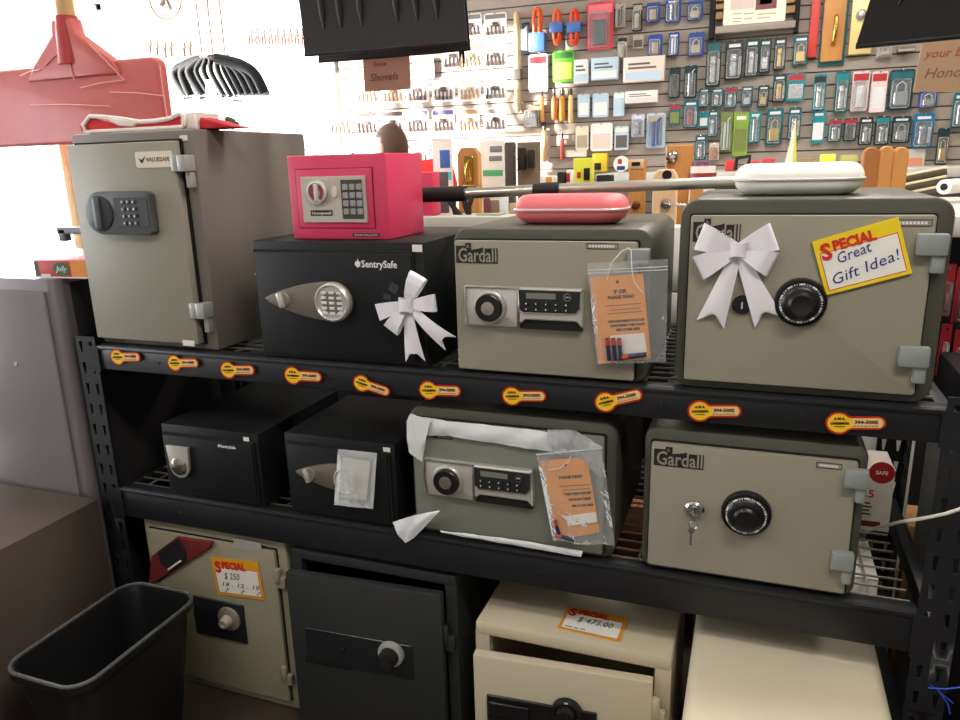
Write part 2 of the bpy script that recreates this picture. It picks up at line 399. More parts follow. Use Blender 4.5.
# --- tall safe, upper left
S = thing('safe', 'tall taupe grey keypad safe standing at the left end of the upper shelf', 'safe', (-1.4, .25, ZT))
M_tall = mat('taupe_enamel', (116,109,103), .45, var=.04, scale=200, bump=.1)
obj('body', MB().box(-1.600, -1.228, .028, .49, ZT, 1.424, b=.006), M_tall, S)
obj('door_gap', MB().box(-1.585, -1.260, .020, .030, ZT+.016, 1.403), M_gap, S)
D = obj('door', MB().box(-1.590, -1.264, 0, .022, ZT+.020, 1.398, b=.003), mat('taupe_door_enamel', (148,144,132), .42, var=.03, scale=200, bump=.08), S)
a = at(135, 152, Y=0); b = at(174, 167, Y=0)
n = obj('name_plate', MB().rr(a.x, b.x, b.z, a.z, .006, -.002, 0), mat('cream_plate', (216,204,186), .4), D)
obj('tick_mark', MB().poly([(a.x+.008, a.z-.013), (a.x+.017, b.z+.010), (a.x+.021, b.z+.012), (a.x+.031, a.z-.010), (a.x+.018, b.z+.018)], -.0026, -.002), M_ink, n)
text('lettering', 'VALUESAFE', .0135, mat('brown_ink', (120,84,66), .6), a.x+.031, b.z+.014, -.0022, n, bold=.0002, fit=(b.x-a.x)-.038)
# oval lock
a = at(82, 192, Y=-.02); b = at(155, 235, Y=-.02); cz = (a.z+b.z)/2; R = (a.z-b.z)/2
M_lk = mat('slate_plastic', (88,92,94), .35); M_lkd = mat('dark_slate_plastic', (54,57,60), .4)
pts = [(a.x+R+R*math.cos(math.radians(t)), cz+R*math.sin(math.radians(t))) for t in range(90, 271, 12)] + [(b.x-.012, cz-R), (b.x-.002, cz-R+.008), (b.x-.002, cz+R-.008), (b.x-.012, cz+R)]
L = obj('lock_housing', MB().poly(pts, -.024, 0, b=.004, seg=2), M_lk, D)
obj('keypad_panel', MB().rr(a.x+R*1.95, b.x-.006, cz-R*.62, cz+R*.72, .004, -.026, -.023), M_lkd, L)
mb = MB(); mt = MB()
for r_ in range(4):
    for c in range(3):
        bx = a.x+R*2.5+c*.0165; bz = cz+R*.52-r_*.0165
        mb.rr(bx-.0052, bx+.0052, bz-.0048, bz+.0048, .002, -.029, -.025, b=.001); mt.box(bx-.0016, bx+.0016, -.0295, -.0288, bz-.0022, bz+.0022)
obj('button', mb, M_lk, L); obj('button_marks', mt, M_ltr, L)
kx_ = a.x+R*.98
k = obj('knob', MB().lathe((kx_, -.023, cz), [(0,0), (R*.84,0), (R*.82,-.004), (R*.72,-.006), (0,-.005)], n=36), M_lkd, L)
obj('knob_grip', MB().box(kx_-.010, kx_+.010, -.036, -.026, cz-R*.74, cz+R*.74, b=.004), M_lk, k)
for z in (1.348, 1.002):
    h = MB().box(-1.274, -1.256, -.006, .004, z-.019, z+.018, b=.002)
    h.box(-1.256, -1.232, -.006, .03, z-.019, z+.018, b=.002); h.box(-1.250, -1.236, .01, .03, z-.056, z-.018, b=.002)
    obj('hinge', h, mat('pale_hinge', (170,172,170), .35, metal=.3), S)
a = at(183, 343.5, Y=0); obj('rating_sticker', MB().box(a.x-.0, a.x+.036, -.0008, 0, a.z-.006+.001, a.z+.009), M_stkr, D)
a = at(179, 134, Y=.026); obj('price_sticker', MB().box(a.x, a.x+.022, .0265, .028, 1.398, 1.410), M_stkr, S)

# --- black oval-lock safes
def fish_lock(door, x0, x1, z0, z1, y, R, keypad=True):
    """tapered escutcheon: thumb turn at the thin end, round keypad at the wide one"""
    cz = (z0+z1)/2; kc = x1-R
    pts = []
    N = 14
    for i in range(N+1):
        t = i/N; x = x0+(kc-x0)*t; pts.append((x, cz+.002+(R*1.0)*math.sin(t*PI/2)**.85))
    for t in range(80, -90, -12):
        pts.append((kc+R*1.02*math.cos(math.radians(t)), cz+R*1.02*math.sin(math.radians(t))))
    for i in range(N, 0, -1):
        t = i/N; x = x0+(kc-x0)*t; pts.append((x, cz-.002-(R*1.0)*math.sin(t*PI/2)**.85))
    e = obj('escutcheon', MB().poly(pts, y-.012, y, b=.003, seg=2), mat('bronze_nickel', (132,124,114), .35, metal=.5), door)
    tx = x0+(x1-x0)*.22
    t = obj('thumb_turn', MB().lathe((tx, y-.012, cz), [(0,0), (.019,0), (.017,-.004), (0,-.004)], n=28), M_slvd, e)
    obj('turn_grip', MB().box(-.0065, .0065, -.014, -.002, -.018, .018, b=.004, xf=Matrix.Translation((tx, y-.012, cz)) @ Matrix.Rotation(math.radians(-12), 4, 'Y')), M_slv, t)
    if keypad:
        q = obj('keypad_ring', MB().lathe((kc, y-.010, cz), [(R*1.04,0), (R*1.02,-.012), (R*.92,-.016), (R*.84,-.012), (0,-.011)], n=48), M_slv, e)
        obj('keypad_disc', MB().lathe((kc, y-.0205, cz), [(0,0), (R*.84,0), (R*.83,-.0012), (0,-.0012)], n=40), mat('keypad_brown_grey', (112,106,98), .4), q)
        mb = MB()
        for r_ in range(5):
            for c in range(3):
                bx = kc+(c-1)*R*.46; bz = cz+R*.52-r_*R*.27
                mb.rr(bx-R*.15, bx+R*.15, bz-R*.07, bz+R*.07, .0015, y-.0242, y-.020, b=.0007)
        obj('button', mb, M_ltr, q)
    return e
def sentry_logo(par, x, z, y, h, m=M_ltr, t='SentrySafe'):
    o = text('lettering', t, h, m, x+h*.75, z, y-.0004, par, bold=h*.018, sx=.95)
    obj('emblem', MB().poly([(x, z+h*.25), (x+h*.12, z+h*.62), (x+h*.26, z+h*.5), (x+h*.38, z+h*.85), (x+h*.50, z+h*.5), (x+h*.66, z+h*.6), (x+h*.6, z+h*.1), (x+h*.3, z-h*.05)], y-.0009, y), m, par)
S = thing('safe', 'large black keypad safe with the small pink safe on top', 'safe', (-.86, .2, ZT))
x0, x1, z1 = -1.084, -.652, 1.172
obj('body', MB().box(x0, x1, .012, .385, ZT, z1, b=.004), M_blackpc, S)
obj('door_gap', MB().box(x0+.006, x1-.022, .004, .014, ZT+.010, z1-.020), M_gap, S)
D = obj('door', MB().box(x0+.009, x1-.026, .000, .014, ZT+.014, z1-.024, b=.002), M_blackpc, S)
a = at(263, 280, Y=-.01); b = at(353, 322, Y=-.01)
fish_lock(D, a.x, b.x, b.z, a.z, 0, (a.z-b.z)/2*.98)
a = at(355, 267, Y=0); sentry_logo(D, a.x, a.z, 0, .0215)
a = at(412, 250, Y=.01); obj('price_sticker', MB().box(a.x, a.x+.023, .0112, .0122, a.z-.004, a.z+.011), M_stkr, S)
q = obj('mounting_pad', MB().box(-.010, .010, -.002, .001, -.010, .010, xf=Matrix.Translation((at(394,288,Y=0).x, 0, at(394,288,Y=0).z)) @ Matrix.Rotation(.5, 4, 'Y')).box(-.008, .010, -.002, .001, -.006, .006, xf=Matrix.Translation((at(387,297,Y=0).x, 0, at(387,297,Y=0).z)) @ Matrix.Rotation(.15, 4, 'Y')), mat('charcoal_pad', (52,54,55), .5), D)
a = at(251, 275, Y=0); obj('key_cap', MB().lathe((x0+.004, .012, a.z), [(0,-.004), (.003,-.003), (.004,0)], n=10), M_chr, S)
S = thing('safe', 'small black keypad safe with a clear bag hanging over its lock', 'safe', (-.9, .2, ZL))
x0, x1, z1 = -1.050, -.750, .706
obj('body', MB().box(x0, x1, .012, .33, ZL, z1, b=.003), M_blackpc, S)
obj('door_gap', MB().box(x0+.010, x1-.010, .004, .014, ZL+.010, z1-.020), M_gap, S)
D = obj('door', MB().box(x0+.013, x1-.016, .000, .014, ZL+.014, z1-.024, b=.002), M_blackpc, S)
a = at(294, 459, Y=-.01); b = at(362, 495, Y=-.01); fish_lock(D, a.x, b.x, b.z+.002, a.z, 0, (a.z-b.z)/2*.95)
a = at(383, 451, Y=.01); obj('price_sticker', MB().box(a.x, a.x+.018, .0112, .0122, a.z-.002, a.z+.009), M_stkr, S)
sbag = at(376, 458, Y=0)
S = thing('safe', 'wide low black safe with a silver tongue-shaped lock, left on lower shelf', 'safe', (-1.28, .2, ZL))
x0, x1, z1 = -1.432, -1.128, .692
obj('body', MB().box(x0, x1, .012, .40, ZL, z1, b=.003), M_blackpc, S)
obj('door_gap', MB().box(x0+.008, x1-.010, .004, .014, ZL+.010, z1-.022), M_gap, S)
D = obj('door', MB().box(x0+.011, x1-.014, .000, .014, ZL+.014, z1-.026, b=.002), M_blackpc, S)
a = at(168, 444, Y=0); b = at(194, 477, Y=0); R = (b.x-a.x)*.44; cx = (a.x+b.x)/2
pts = [(a.x, a.z), (b.x, a.z)] + [(cx+R*math.cos(math.radians(t)), b.z+R*.9+R*math.sin(math.radians(t))) for t in range(0, -181, -15)]
L = obj('lock_plate', MB().poly(pts, -.010, 0, b=.0025, seg=2), M_slv, D)
obj('knob', MB().lathe((cx, -.009, b.z+R*.95), [(0,0), (R*.8,0), (R*.76,-.004), (R*.5,-.007), (0,-.008)], n=28), M_chr, L)
a = at(218, 447, Y=0); sentry_logo(D, a.x, a.z, 0, .0115)
a = at(243, 440, Y=.01); obj('price_sticker', MB().box(a.x, a.x+.017, .0112, .0122, a.z-.003, a.z+.008), M_stkr, S)
a = at(152, 456, Y=0); obj('key_cap', MB().lathe((x0+.004, .012, a.z), [(0,-.004), (.003,-.003), (.004,0)], n=10), M_chr, S)

# --- pink safes
M_pink = mat('hot_pink_enamel', (214,62,98), .35, var=.03)
def pink_safe(label, x0, x1, y0, y1, z0, z1, full=True):
    S = thing('safe', label, 'safe', ((x0+x1)/2, (y0+y1)/2, z0))
    obj('body', MB().box(x0, x1, y0, y1, z0, z1, b=.003), M_pink, S)
    if not full: return S
    w, h = x1-x0, z1-z0
    obj('door_gap', MB().box(x0+w*.075, x1-w*.13, y0-.0006, y0+.001, z0+h*.13, z1-h*.155), mat('dark_pink_gap', (120,24,52), .6), S)
    D = obj('door', MB().box(x0+w*.085, x1-w*.14, y0-.003, y0, z0+h*.14, z1-h*.165, b=.001), M_pink, S)
    px0, px1, pz0, pz1 = x0+w*.145, x1-w*.195, z0+h*.205, z1-h*.25
    P = obj('lock_panel', MB().rr(px0, px1, pz0, pz1, .002, y0-.008, y0-.003, b=.001), mat('warm_silver_plastic', (196,186,174), .35, metal=.2), D)
    pw, ph = px1-px0, pz1-pz0; kx, kz, R = px0+pw*.27, pz0+ph*.66, ph*.25
    k = obj('knob', MB().lathe((kx, y0-.008, kz), [(0,0), (R,0), (R,-.009), (R*.82,-.011), (R*.78,-.006), (0,-.006)], n=36), M_keyl, P)
    mb = MB()
    for s in (-1, 1):
        pts = [(kx+s*(R*.74)*math.cos(math.radians(t)), kz+R*.74*math.sin(math.radians(t))) for t in range(-60, 61, 12)] + [(kx+s*R*.22, kz+R*.5), (kx+s*R*.34, kz), (kx+s*R*.22, kz-R*.5)]
        mb.poly(pts, y0-.0155, y0-.013)
    obj('knob_inlay', mb, mat('maroon_plastic', (150,62,74), .4), k)
    obj('knob_grip', MB().box(kx-R*.2, kx+R*.2, y0-.020, y0-.012, kz-R*.76, kz+R*.76, b=.002), M_keyl, k)
    obj('key_cover', MB().lathe((0,0,0), [(0,0), (.010,0), (.009,-.003), (0,-.004)], n=24, xf=Matrix.Translation((px0+pw*.53, y0-.008, kz)) @ Matrix.Diagonal((.8,1,1.35,1))), mat('cream_cover', (214,204,188), .35), P)
    q = obj('keypad_panel', MB().rr(px0+pw*.63, px1-pw*.05, pz0+ph*.08, pz1-ph*.08, .002, y0-.0095, y0-.007), mat('brown_black_panel', (70,60,58), .4), P)
    mb = MB()
    for r_ in range(4):
        for c in range(3):
            bx = px0+pw*(.70+.105*c); bz = pz1-ph*(.235+.175*r_)
            mb.rr(bx-pw*.042, bx+pw*.042, bz-ph*.066, bz+ph*.066, .0025, y0-.0125, y0-.009, b=.001)
    obj('button', mb, M_key, q)
    b_ = obj('brand_plate', MB().box(px0+pw*.13, px0+pw*.47, y0-.0092, y0-.007, pz0+ph*.15, pz0+ph*.27), M_ink, P)
    text('lettering', 'Honeywell', ph*.085, M_keyl, px0+pw*.15, pz0+ph*.18, y0-.0094, b_, bold=.0002, fit=pw*.30)
    w_ = obj('web_plate', MB().box(x0+w*.63, x1-w*.10, y0-.001, y0, z0+h*.035, z0+h*.075), M_ink, S)
    text('lettering', 'HONEYWELLSAFES', h*.032, M_keyl, x0+w*.645, z0+h*.042, y0-.0012, w_, fit=w*.24)
    return S
a = at(290, 155, Y=.05); b = at(390, 239, Y=.05)
x0 = at(293, 230, Y=.05).x; PX1 = b.x
pink_safe('small pink keypad safe sitting on top of the large black safe', x0, PX1, .05, .235, 1.1725, a.z-.002)
a = at(418, 178, Y=.75); b = at(436, 214, Y=.75)
pink_safe('plain pink box partly hidden behind the small pink safe', a.x-.22, at(432, 192, Y=.86).x, .86, .93, 1.166, at(436, 172, Y=.86).z, full=False)['category'] = 'box'

# ================================================================ BOTTOM ROW (on the floor)
M_beige = mat('beige_enamel', (170,160,136), .45, var=.04, scale=150, bump=.06)
M_olive = mat('putty_enamel', (150,144,122), .45, var=.05, scale=150, bump=.06)
M_char = mat('charcoal_enamel', (48,50,50), .42, var=.05, scale=150, bump=.06)
M_bluegrey = mat('graphite_plate', (50,53,56), .28, metal=.5)
def barrel_hinge(par, x, z, y, m, r=.010, h=.05):
    mb = MB().lathe((x, y, z), [(0, -h/2), (r*.8, -h/2), (r, -h/2+.003), (r, h/2-.003), (r*.8, h/2), (0, h/2)], n=16, axis='Z')
    mb.box(x-.006, x+.022, y-.002, y+.012, z-h*.9, z-h*.1, b=.002)
    return obj('hinge', mb, m, par)
# putty safe, left
yf = .02
a = at(150, 545, Y=yf); b = at(298, 700, Y=yf)
X0, X1, Zt = a.x-.01, b.x+.012, .405
S = thing('safe', 'putty coloured dial safe on the floor beside the black wastebasket', 'safe', ((X0+X1)/2, .25, FZ))
obj('body', MB().rr(X0, X1, FZ+.004, Zt, .016, yf, yf+.45, b=.004, seg=2), M_olive, S)
obj('door_gap', MB().box(X0+.020, X1-.026, yf-.001, yf+.001, FZ+.03, Zt-.030), M_gap, S)
D = obj('door', MB().box(X0+.022, X1-.030, yf-.012, yf, FZ+.032, Zt-.034, b=.003), M_olive, S)
a = at(196, 596, Y=yf-.012); b = at(249, 646, Y=yf-.012)
L = obj('lock_plate', MB().rr(a.x-.01, b.x, b.z+.008, a.z+.004, .003, yf-.018, yf-.012, b=.002), M_bluegrey, D)
p = at(229, 619, Y=yf-.02); R = .036
d = obj('dial_ring', MB().lathe((p.x, yf-.018, p.z), [(0,0), (R,0), (R*.95,-.006), (R*.7,-.010), (0,-.010)], n=40), M_slvd, L)
k = obj('knob', MB().lathe((p.x, yf-.028, p.z), [(0,0), (R*.5,0), (R*.42,-.008), (R*.38,-.018), (R*.34,-.020), (R*.2,-.020), (R*.2,-.016), (0,-.016)], n=28), mat('cream_knob', (190,182,160), .35, metal=.3), d)
for py in (575, 672):
    p = at(276 if py < 600 else 283, py, Y=yf-.012); barrel_hinge(S, p.x+.006, p.z, yf-.014, M_olive, r=.009, h=.04)
a = at(233, 538, Y=yf-.012); b = at(262, 553, Y=yf-.012)
obj('faded_sticker', MB().box(a.x, b.x, yf-.0128, yf-.012, b.z, a.z), mat('faded_lilac_sticker', (158,156,150), .5), D)
# cloth over its door
a = [at(x, y, Y=yf-.016) for x, y in ((155,562), (179,536), (216,541), (158,582))]
F = thing('cloth_pouch', 'dark red pouch with a black flap stuck to the putty safe door', 'pouch', (a[0].x, yf-.014, a[3].z))
P_ = lambda x, y: (at(x, y, Y=yf-.016).x, at(x, y, Y=yf-.016).z)
obj('pouch', MB().poly([P_(152,556), P_(178,536), P_(214,541), P_(212,547), P_(156,582), P_(150,583)], yf-.022, yf-.0125, b=.003), mat('maroon_felt', (112,28,34), .85, bump=.3, scale=200), F)
obj('flap', MB().poly([P_(160,550), P_(180,536.5), P_(188,551), P_(188,560), P_(172,569), P_(163,562)], yf-.027, yf-.019, b=.002), mat('black_felt', (26,24,26), .8), F)
obj('pen', MB().tube([(P_(172,567)[0], yf-.030, P_(172,567)[1]), (P_(184,558.5)[0], yf-.030, P_(184,558.5)[1])], .0028), M_wht, F)
# charcoal safe, door ajar
yf = .015
a = at(291, 550, Y=yf); b = at(455, 584, Y=yf)
X0, X1, Zt = a.x, at(478, 600, Y=yf).x-.055, .388
S = thing('safe', 'large charcoal safe with its door ajar on the floor', 'safe', ((X0+X1)/2, .25, FZ))
def hollow(root, m, X0, X1, Z1, y0, y1, t=.028, b=.004):
    mb = MB().box(X0, X1, y0, y1, FZ+.003, FZ+t, b=b).box(X0, X1, y0, y1, Z1-t, Z1, b=b)
    mb.box(X0, X0+t, y0+b*.3, y1, FZ+t-b, Z1-t+b).box(X1-t, X1, y0+b*.3, y1, FZ+t-b, Z1-t+b).box(X0+.001, X1-.001, y1-.02, y1-.001, FZ+.004, Z1-.001)
    return obj('body', mb, m, root)
hollow(S, M_char, X0, X1, Zt, yf, yf+.48)
HX = X1-.03; ang = math.radians(3)
T = Matrix.Translation((HX, yf-.002, 0)) @ Matrix.Rotation(ang, 4, 'Z') @ Matrix.Translation((-HX, -yf+.002, 0))
D = obj('door', MB(T).box(X0+.010, HX, yf-.028, yf-.004, FZ+.026, Zt-.040, b=.003).box(X0+.035, HX-.02, yf-.006, yf+.03, FZ+.05, Zt-.07, b=.003), M_char, S)
yd = yf-.028
def onT(px, py, off=0):
    """pixel to the swung door's own flat coordinates"""
    n = (T.to_3x3() @ Vector((0, 1, 0))); p0 = T @ Vector((HX, yd+off, 0)); d = FWD + RT*((px-480)/F_PX) - UP*((py-360)/F_PX)
    t = (p0-CAM).dot(n)/d.dot(n); q = T.inverted() @ (CAM + d*t); return q.x, q.z
a = onT(305, 626); b = onT(414, 681)
L = obj('lock_plate', MB(T).rr(a[0], b[0], b[1]+.006, a[1]-.002, .003, yd-.004, yd, b=.0015), M_bluegrey, D)
q0 = onT(305, 655); q1 = onT(352, 669)
obj('slot_recess', MB(T).box(q0[0]+.003, q1[0], yd-.0048, yd-.002, q1[1]+.002, q0[1]), M_gap, L)
q = onT(389, 657, -.02); R = .034
d = obj('dial_ring', MB(T).lathe((q[0], yd-.004, q[1]), [(0,0), (R,0), (R,-.006), (R*.94,-.012), (R*.8,-.014), (0,-.014)], n=40), M_slv, L)
k = obj('knob', MB(T).lathe((q[0], yd-.018, q[1]), [(0,0), (R*.72,0), (R*.68,-.016), (R*.52,-.018), (R*.5,-.028), (0,-.029)], n=32), M_blkm, d)
q = onT(342, 651, -.01); obj('latch_peg', MB(T).lathe((q[0], yd-.004, q[1]), [(0,0), (.006,0), (.005,-.008), (0,-.009)], n=14), M_bluegrey, L)
p = at(443, 630, Y=yf); barrel_hinge(S, HX+.004, p.z, yf-.014, M_char, r=.008, h=.05)
# beige safe, door ajar
yf = -.012
a = at(475, 622, Y=yf); b = at(675, 672, Y=yf)
X0, X1, Zt = a.x, b.x-.008, .298
S = thing('safe', 'beige safe with its door ajar and a yellow price sign on top', 'safe', ((X0+X1)/2, .2, FZ))
M_be2 = mat('sand_enamel', (200,188,164), .45, var=.03, scale=150, bump=.06)
hollow(S, M_be2, X0, X1, Zt, yf, yf+.40, t=.034, b=.007)
HX = X1-.036; ang = math.radians(4.2)
T = Matrix.Translation((HX, yf-.002, 0)) @ Matrix.Rotation(ang, 4, 'Z') @ Matrix.Translation((-HX, -yf+.002, 0)); yd = yf-.030
D = obj('door', MB(T).box(X0+.012, HX, yf-.030, yf-.004, FZ+.02, Zt-.046, b=.004).box(X0+.04, HX-.03, yf-.006, yf+.03, FZ+.05, Zt-.085, b=.003), M_be2, S)
a = onT(487, 693); b = onT(597, 720)
L = obj('lock_plate', MB(T).rr(a[0], b[0], b[1]-.05, a[1], .004, yd-.006, yd, b=.002), M_blk, D)
obj('handle_bar', MB(T).rr(a[0]+.006, a[0]+.10, a[1]-.045, a[1]-.012, .004, yd-.014, yd-.006, b=.002), M_blk, L)
q = onT(566, 715, -.02); combo_dial_c = q; R = .034
d = obj('dial_ring', MB(T).lathe((q[0], yd-.006, q[1]), [(0,0), (R,0), (R*.96,-.010), (R*.8,-.014), (R*.78,-.012), (0,-.012)], n=44), M_blk, L)
k = obj('knob', MB(T).lathe((q[0], yd-.018, q[1]), [(0,0), (R*.66,0), (R*.6,-.018), (0,-.02)], n=32), M_blk, d)
obj('index_mark', MB(T).box(q[0]-.004, q[0]+.004, yd-.0208, yd-.0195, q[1]+R*.82, q[1]+R*.93), M_ltr, d)
barrel_hinge(S, HX+.006, Zt-.12, yf-.016, M_be2, r=.011, h=.05)
# cream box safe, far right
S = thing('safe', 'cream rounded safe on the floor at the right end under the rack', 'safe', (.10, .0, FZ))
b_ = MB(); b_.rr(-.068, .296, FZ+.003, .338, .022, -.34, .32, b=.02, seg=3)
obj('body', b_, mat('cream_enamel', (214,202,178), .42, var=.02), S)
obj('door', MB().rr(-.05, .278, FZ+.02, .315, .012, -.356, -.341, b=.004), mat('cream_enamel', (214,202,178), .42), S)
combo_dial(S, .12, .12, -.356, R=.034)
# ================================================================ STICKERS ON THE UPPER CROSSBAR
M_sred = mat('sticker_red', (178,40,26), .4); M_syel = mat('sticker_yellow', (246,196,40), .4); M_scream = mat('sticker_cream', (236,196,140), .4)
spots = [(112,357,139,357,'under the left edge of the tall taupe safe'), (169,363,197,363,'under the right half of the tall taupe safe'),
 (222,370,253,370,'below the gap between the tall taupe and large black safes'), (286,375,320,377,'under the silver lock of the large black safe'),
 (355,381,388,392,'tilted downward, left of the white bow tails'), (421,390,459,391,'under the right end of the large black safe'),
 (504,396,544,396,'under the dial of the upper middle grey safe'), (597,404,640,394,'tilted upward, under the bag of the upper middle safe'),
 (690,411,739,411,'under the bow of the upper right safe'), (828,423,883,423,'under the right half of the upper right safe')]
for (xa, ya, xb, yb, w) in spots:
    a = at(xa, ya, Y=-.0045); b = at(xb, yb, Y=-.0045)
    L = math.hypot(b.x-a.x, b.z-a.z); ang = math.atan2(b.z-a.z, b.x-a.x)
    L *= 1.02
    T = Matrix.Translation((a.x, -.0045, a.z)) @ Matrix.Rotation(-ang, 4, 'Y')
    k = L/.105
    def shape(g):
        r = .021*k+g; cx = .021*k
        pts = [(cx+r*math.cos(math.radians(t))*(1.0+.06*(1 if abs(t-180)<40 else 0)), r*math.sin(math.radians(t))) for t in range(35, 326, 15)]
        h = .0105*k+g
        return pts + [(cx+.024*k, -h), (L-.008*k, -h), (L-.002*k+g, -h*.55), (L+g, 0), (L-.002*k+g, h*.55), (L-.008*k, h), (cx+.024*k, h)]
    s = thing('key_sticker', 'yellow key-shaped sticker '+w, 'sticker', (a.x, -.0045, a.z), 'key-shaped stickers on the upper crossbar')
    obj('border', MB(T).poly(shape(.0042*k), -.0006, 0), M_sred, s)
    obj('key_face', MB(T).poly(shape(0), -.0010, -.0004), M_syel, s)
    obj('key_blade', MB(T).box(.047*k, L-.004*k, -.0013, -.0009, -.0095*k, .0095*k), M_scream, s)
    text('lettering', 'A M A', .0075*k, M_ink, .0215*k, .0075*k, -.0015, s, align='CENTER', M=T, bold=.0003)
    text('lettering', 'LOCKSMITH', .0066*k, M_ink, .022*k, -.0025*k, -.0015, s, align='CENTER', M=T, bold=.0003, sx=.95)
    text('lettering', '394-5000', .0105*k, M_ink, .050*k, -.0012*k, -.0015, s, M=T, bold=.0002, fit=L-.062*k)
    mb = MB(T)
    for i in range(7): mb.box(.048*k+i*.0068*k, .0525*k+i*.0068*k, -.0015, -.0010, -.0075*k, -.0055*k)
    mb.box(.012*k, .032*k, -.0015, -.0008, -.0085*k, -.0065*k)
    obj('small_print', mb, mat('sticker_olive_print', (120,96,20), .5), s)

# ================================================================ PAPER SIGNS
M_sy = mat('sign_yellow', (240,208,28), .5); M_so = mat('sign_orange', (226,160,36), .5); M_sr = mat('sign_red_ink', (206,44,34), .5); M_blue = mat('blue_marker', (38,56,128), .5); M_grey = mat('grey_marker', (96,92,88), .6)
def price_sign(label, T, w, h, my, lines, loc, small=(), thick=.0008):
    s = thing('price_sign', label, 'sign', loc)
    obj('card', MB(T).box(0, w, -thick, 0, 0, h), my, s)
    obj('red_line', MB(T).box(w*.045, w*.955, -thick-.0002, -thick+.0001, h*.06, h*.75), M_sr, s)
    obj('writing_area', MB(T).box(w*.055, w*.945, -thick-.0004, -thick-.0001, h*.075, h*.735), M_paper, s)
    text('lettering', 'S', h*.40, M_sr, w*.065, h*.62, -thick-.0008, s, M=T, bold=.0014*w/.12, fit=w*.13)
    text('lettering', 'PECIAL', h*.25, M_sr, w*.215, h*.735, -thick-.0008, s, M=T, bold=.0010*w/.12, fit=w*.50)
    for (t, sz, x, z, m, ang) in lines:
        text('handwriting', t, sz*h, m, x*w, z*h, -thick-.0007, s, M=T, shear=.25, ang=ang, spacing=1.05, fit=(w*(.94-x-.03) if len(t) > 8 else w*.052*len(t.replace(' ', ''))*1.55))
    if small:
        mb = MB(T)
        for (x, z, l) in small: mb.box(x*w, (x+l)*w, -thick-.0006, -thick-.0003, z*h, (z+.035)*h)
        obj('small_print', mb, M_grey, s)
    return s
# gift sign on the upper right safe
bl = at(826, 295, Y=-.003); br = at(912, 273, Y=-.003); tl = at(810, 242, Y=-.003)
w = math.hypot(br.x-bl.x, br.z-bl.z); h = math.hypot(tl.x-bl.x, tl.z-bl.z); ang = math.atan2(br.z-bl.z, br.x-bl.x)
T = Matrix.Translation((bl.x, -.003, bl.z)) @ Matrix.Rotation(-ang, 4, 'Y')
price_sign('yellow SPECIAL sign with blue Great Gift Idea handwriting on upper right safe', T, w, h, M_sy,
   [('Great', .27, .22, .49, M_blue, .12), ('Gift Idea!', .27, .10, .14, M_blue, .14)], (bl.x, -.003, bl.z), thick=.0025)
# sign on the putty safe
Yd = .006
bl = at(218, 594, Y=Yd); br = at(264, 600, Y=Yd); tl = at(212, 557, Y=Yd)
w = math.hypot(br.x-bl.x, br.z-bl.z)*1.02; h = math.hypot(tl.x-bl.x, tl.z-bl.z)*1.0; ang = math.atan2(br.z-bl.z, br.x-bl.x)
T = Matrix.Translation((bl.x, Yd, bl.z)) @ Matrix.Rotation(-ang, 4, 'Y')
price_sign('orange-edged SPECIAL price sign with $250 on the putty floor safe', T, w, h, M_so,
   [('$ 250', .24, .22, .46, M_grey, 0), ('18 . 12 . 18', .15, .12, .26, M_grey, 0), ('?   ?   ?', .15, .16, .10, M_grey, 0)], (bl.x, Yd, bl.z))
# sign lying on the beige safe
Zs = .2995
bl = at(557, 628, Z=Zs); br = at(620, 642, Z=Zs); tl = at(569, 606, Z=Zs)
U = (br-bl); w = U.length; U.normalize(); N = Vector((0,0,1)); V = N.cross(U); h = (tl-bl).dot(V)
T = Matrix(((U.x, -N.x, V.x, bl.x), (U.y, -N.y, V.y, bl.y), (U.z, -N.z, V.z, bl.z), (0,0,0,1)))
price_sign('orange-edged SPECIAL price sign lying flat on top of the beige safe', T, w, h, M_so,
   [('$ 475.00', .30, .24, .42, M_grey, 0)], bl, small=((.10,.13,.12), (.25,.13,.07), (.35,.13,.08)))

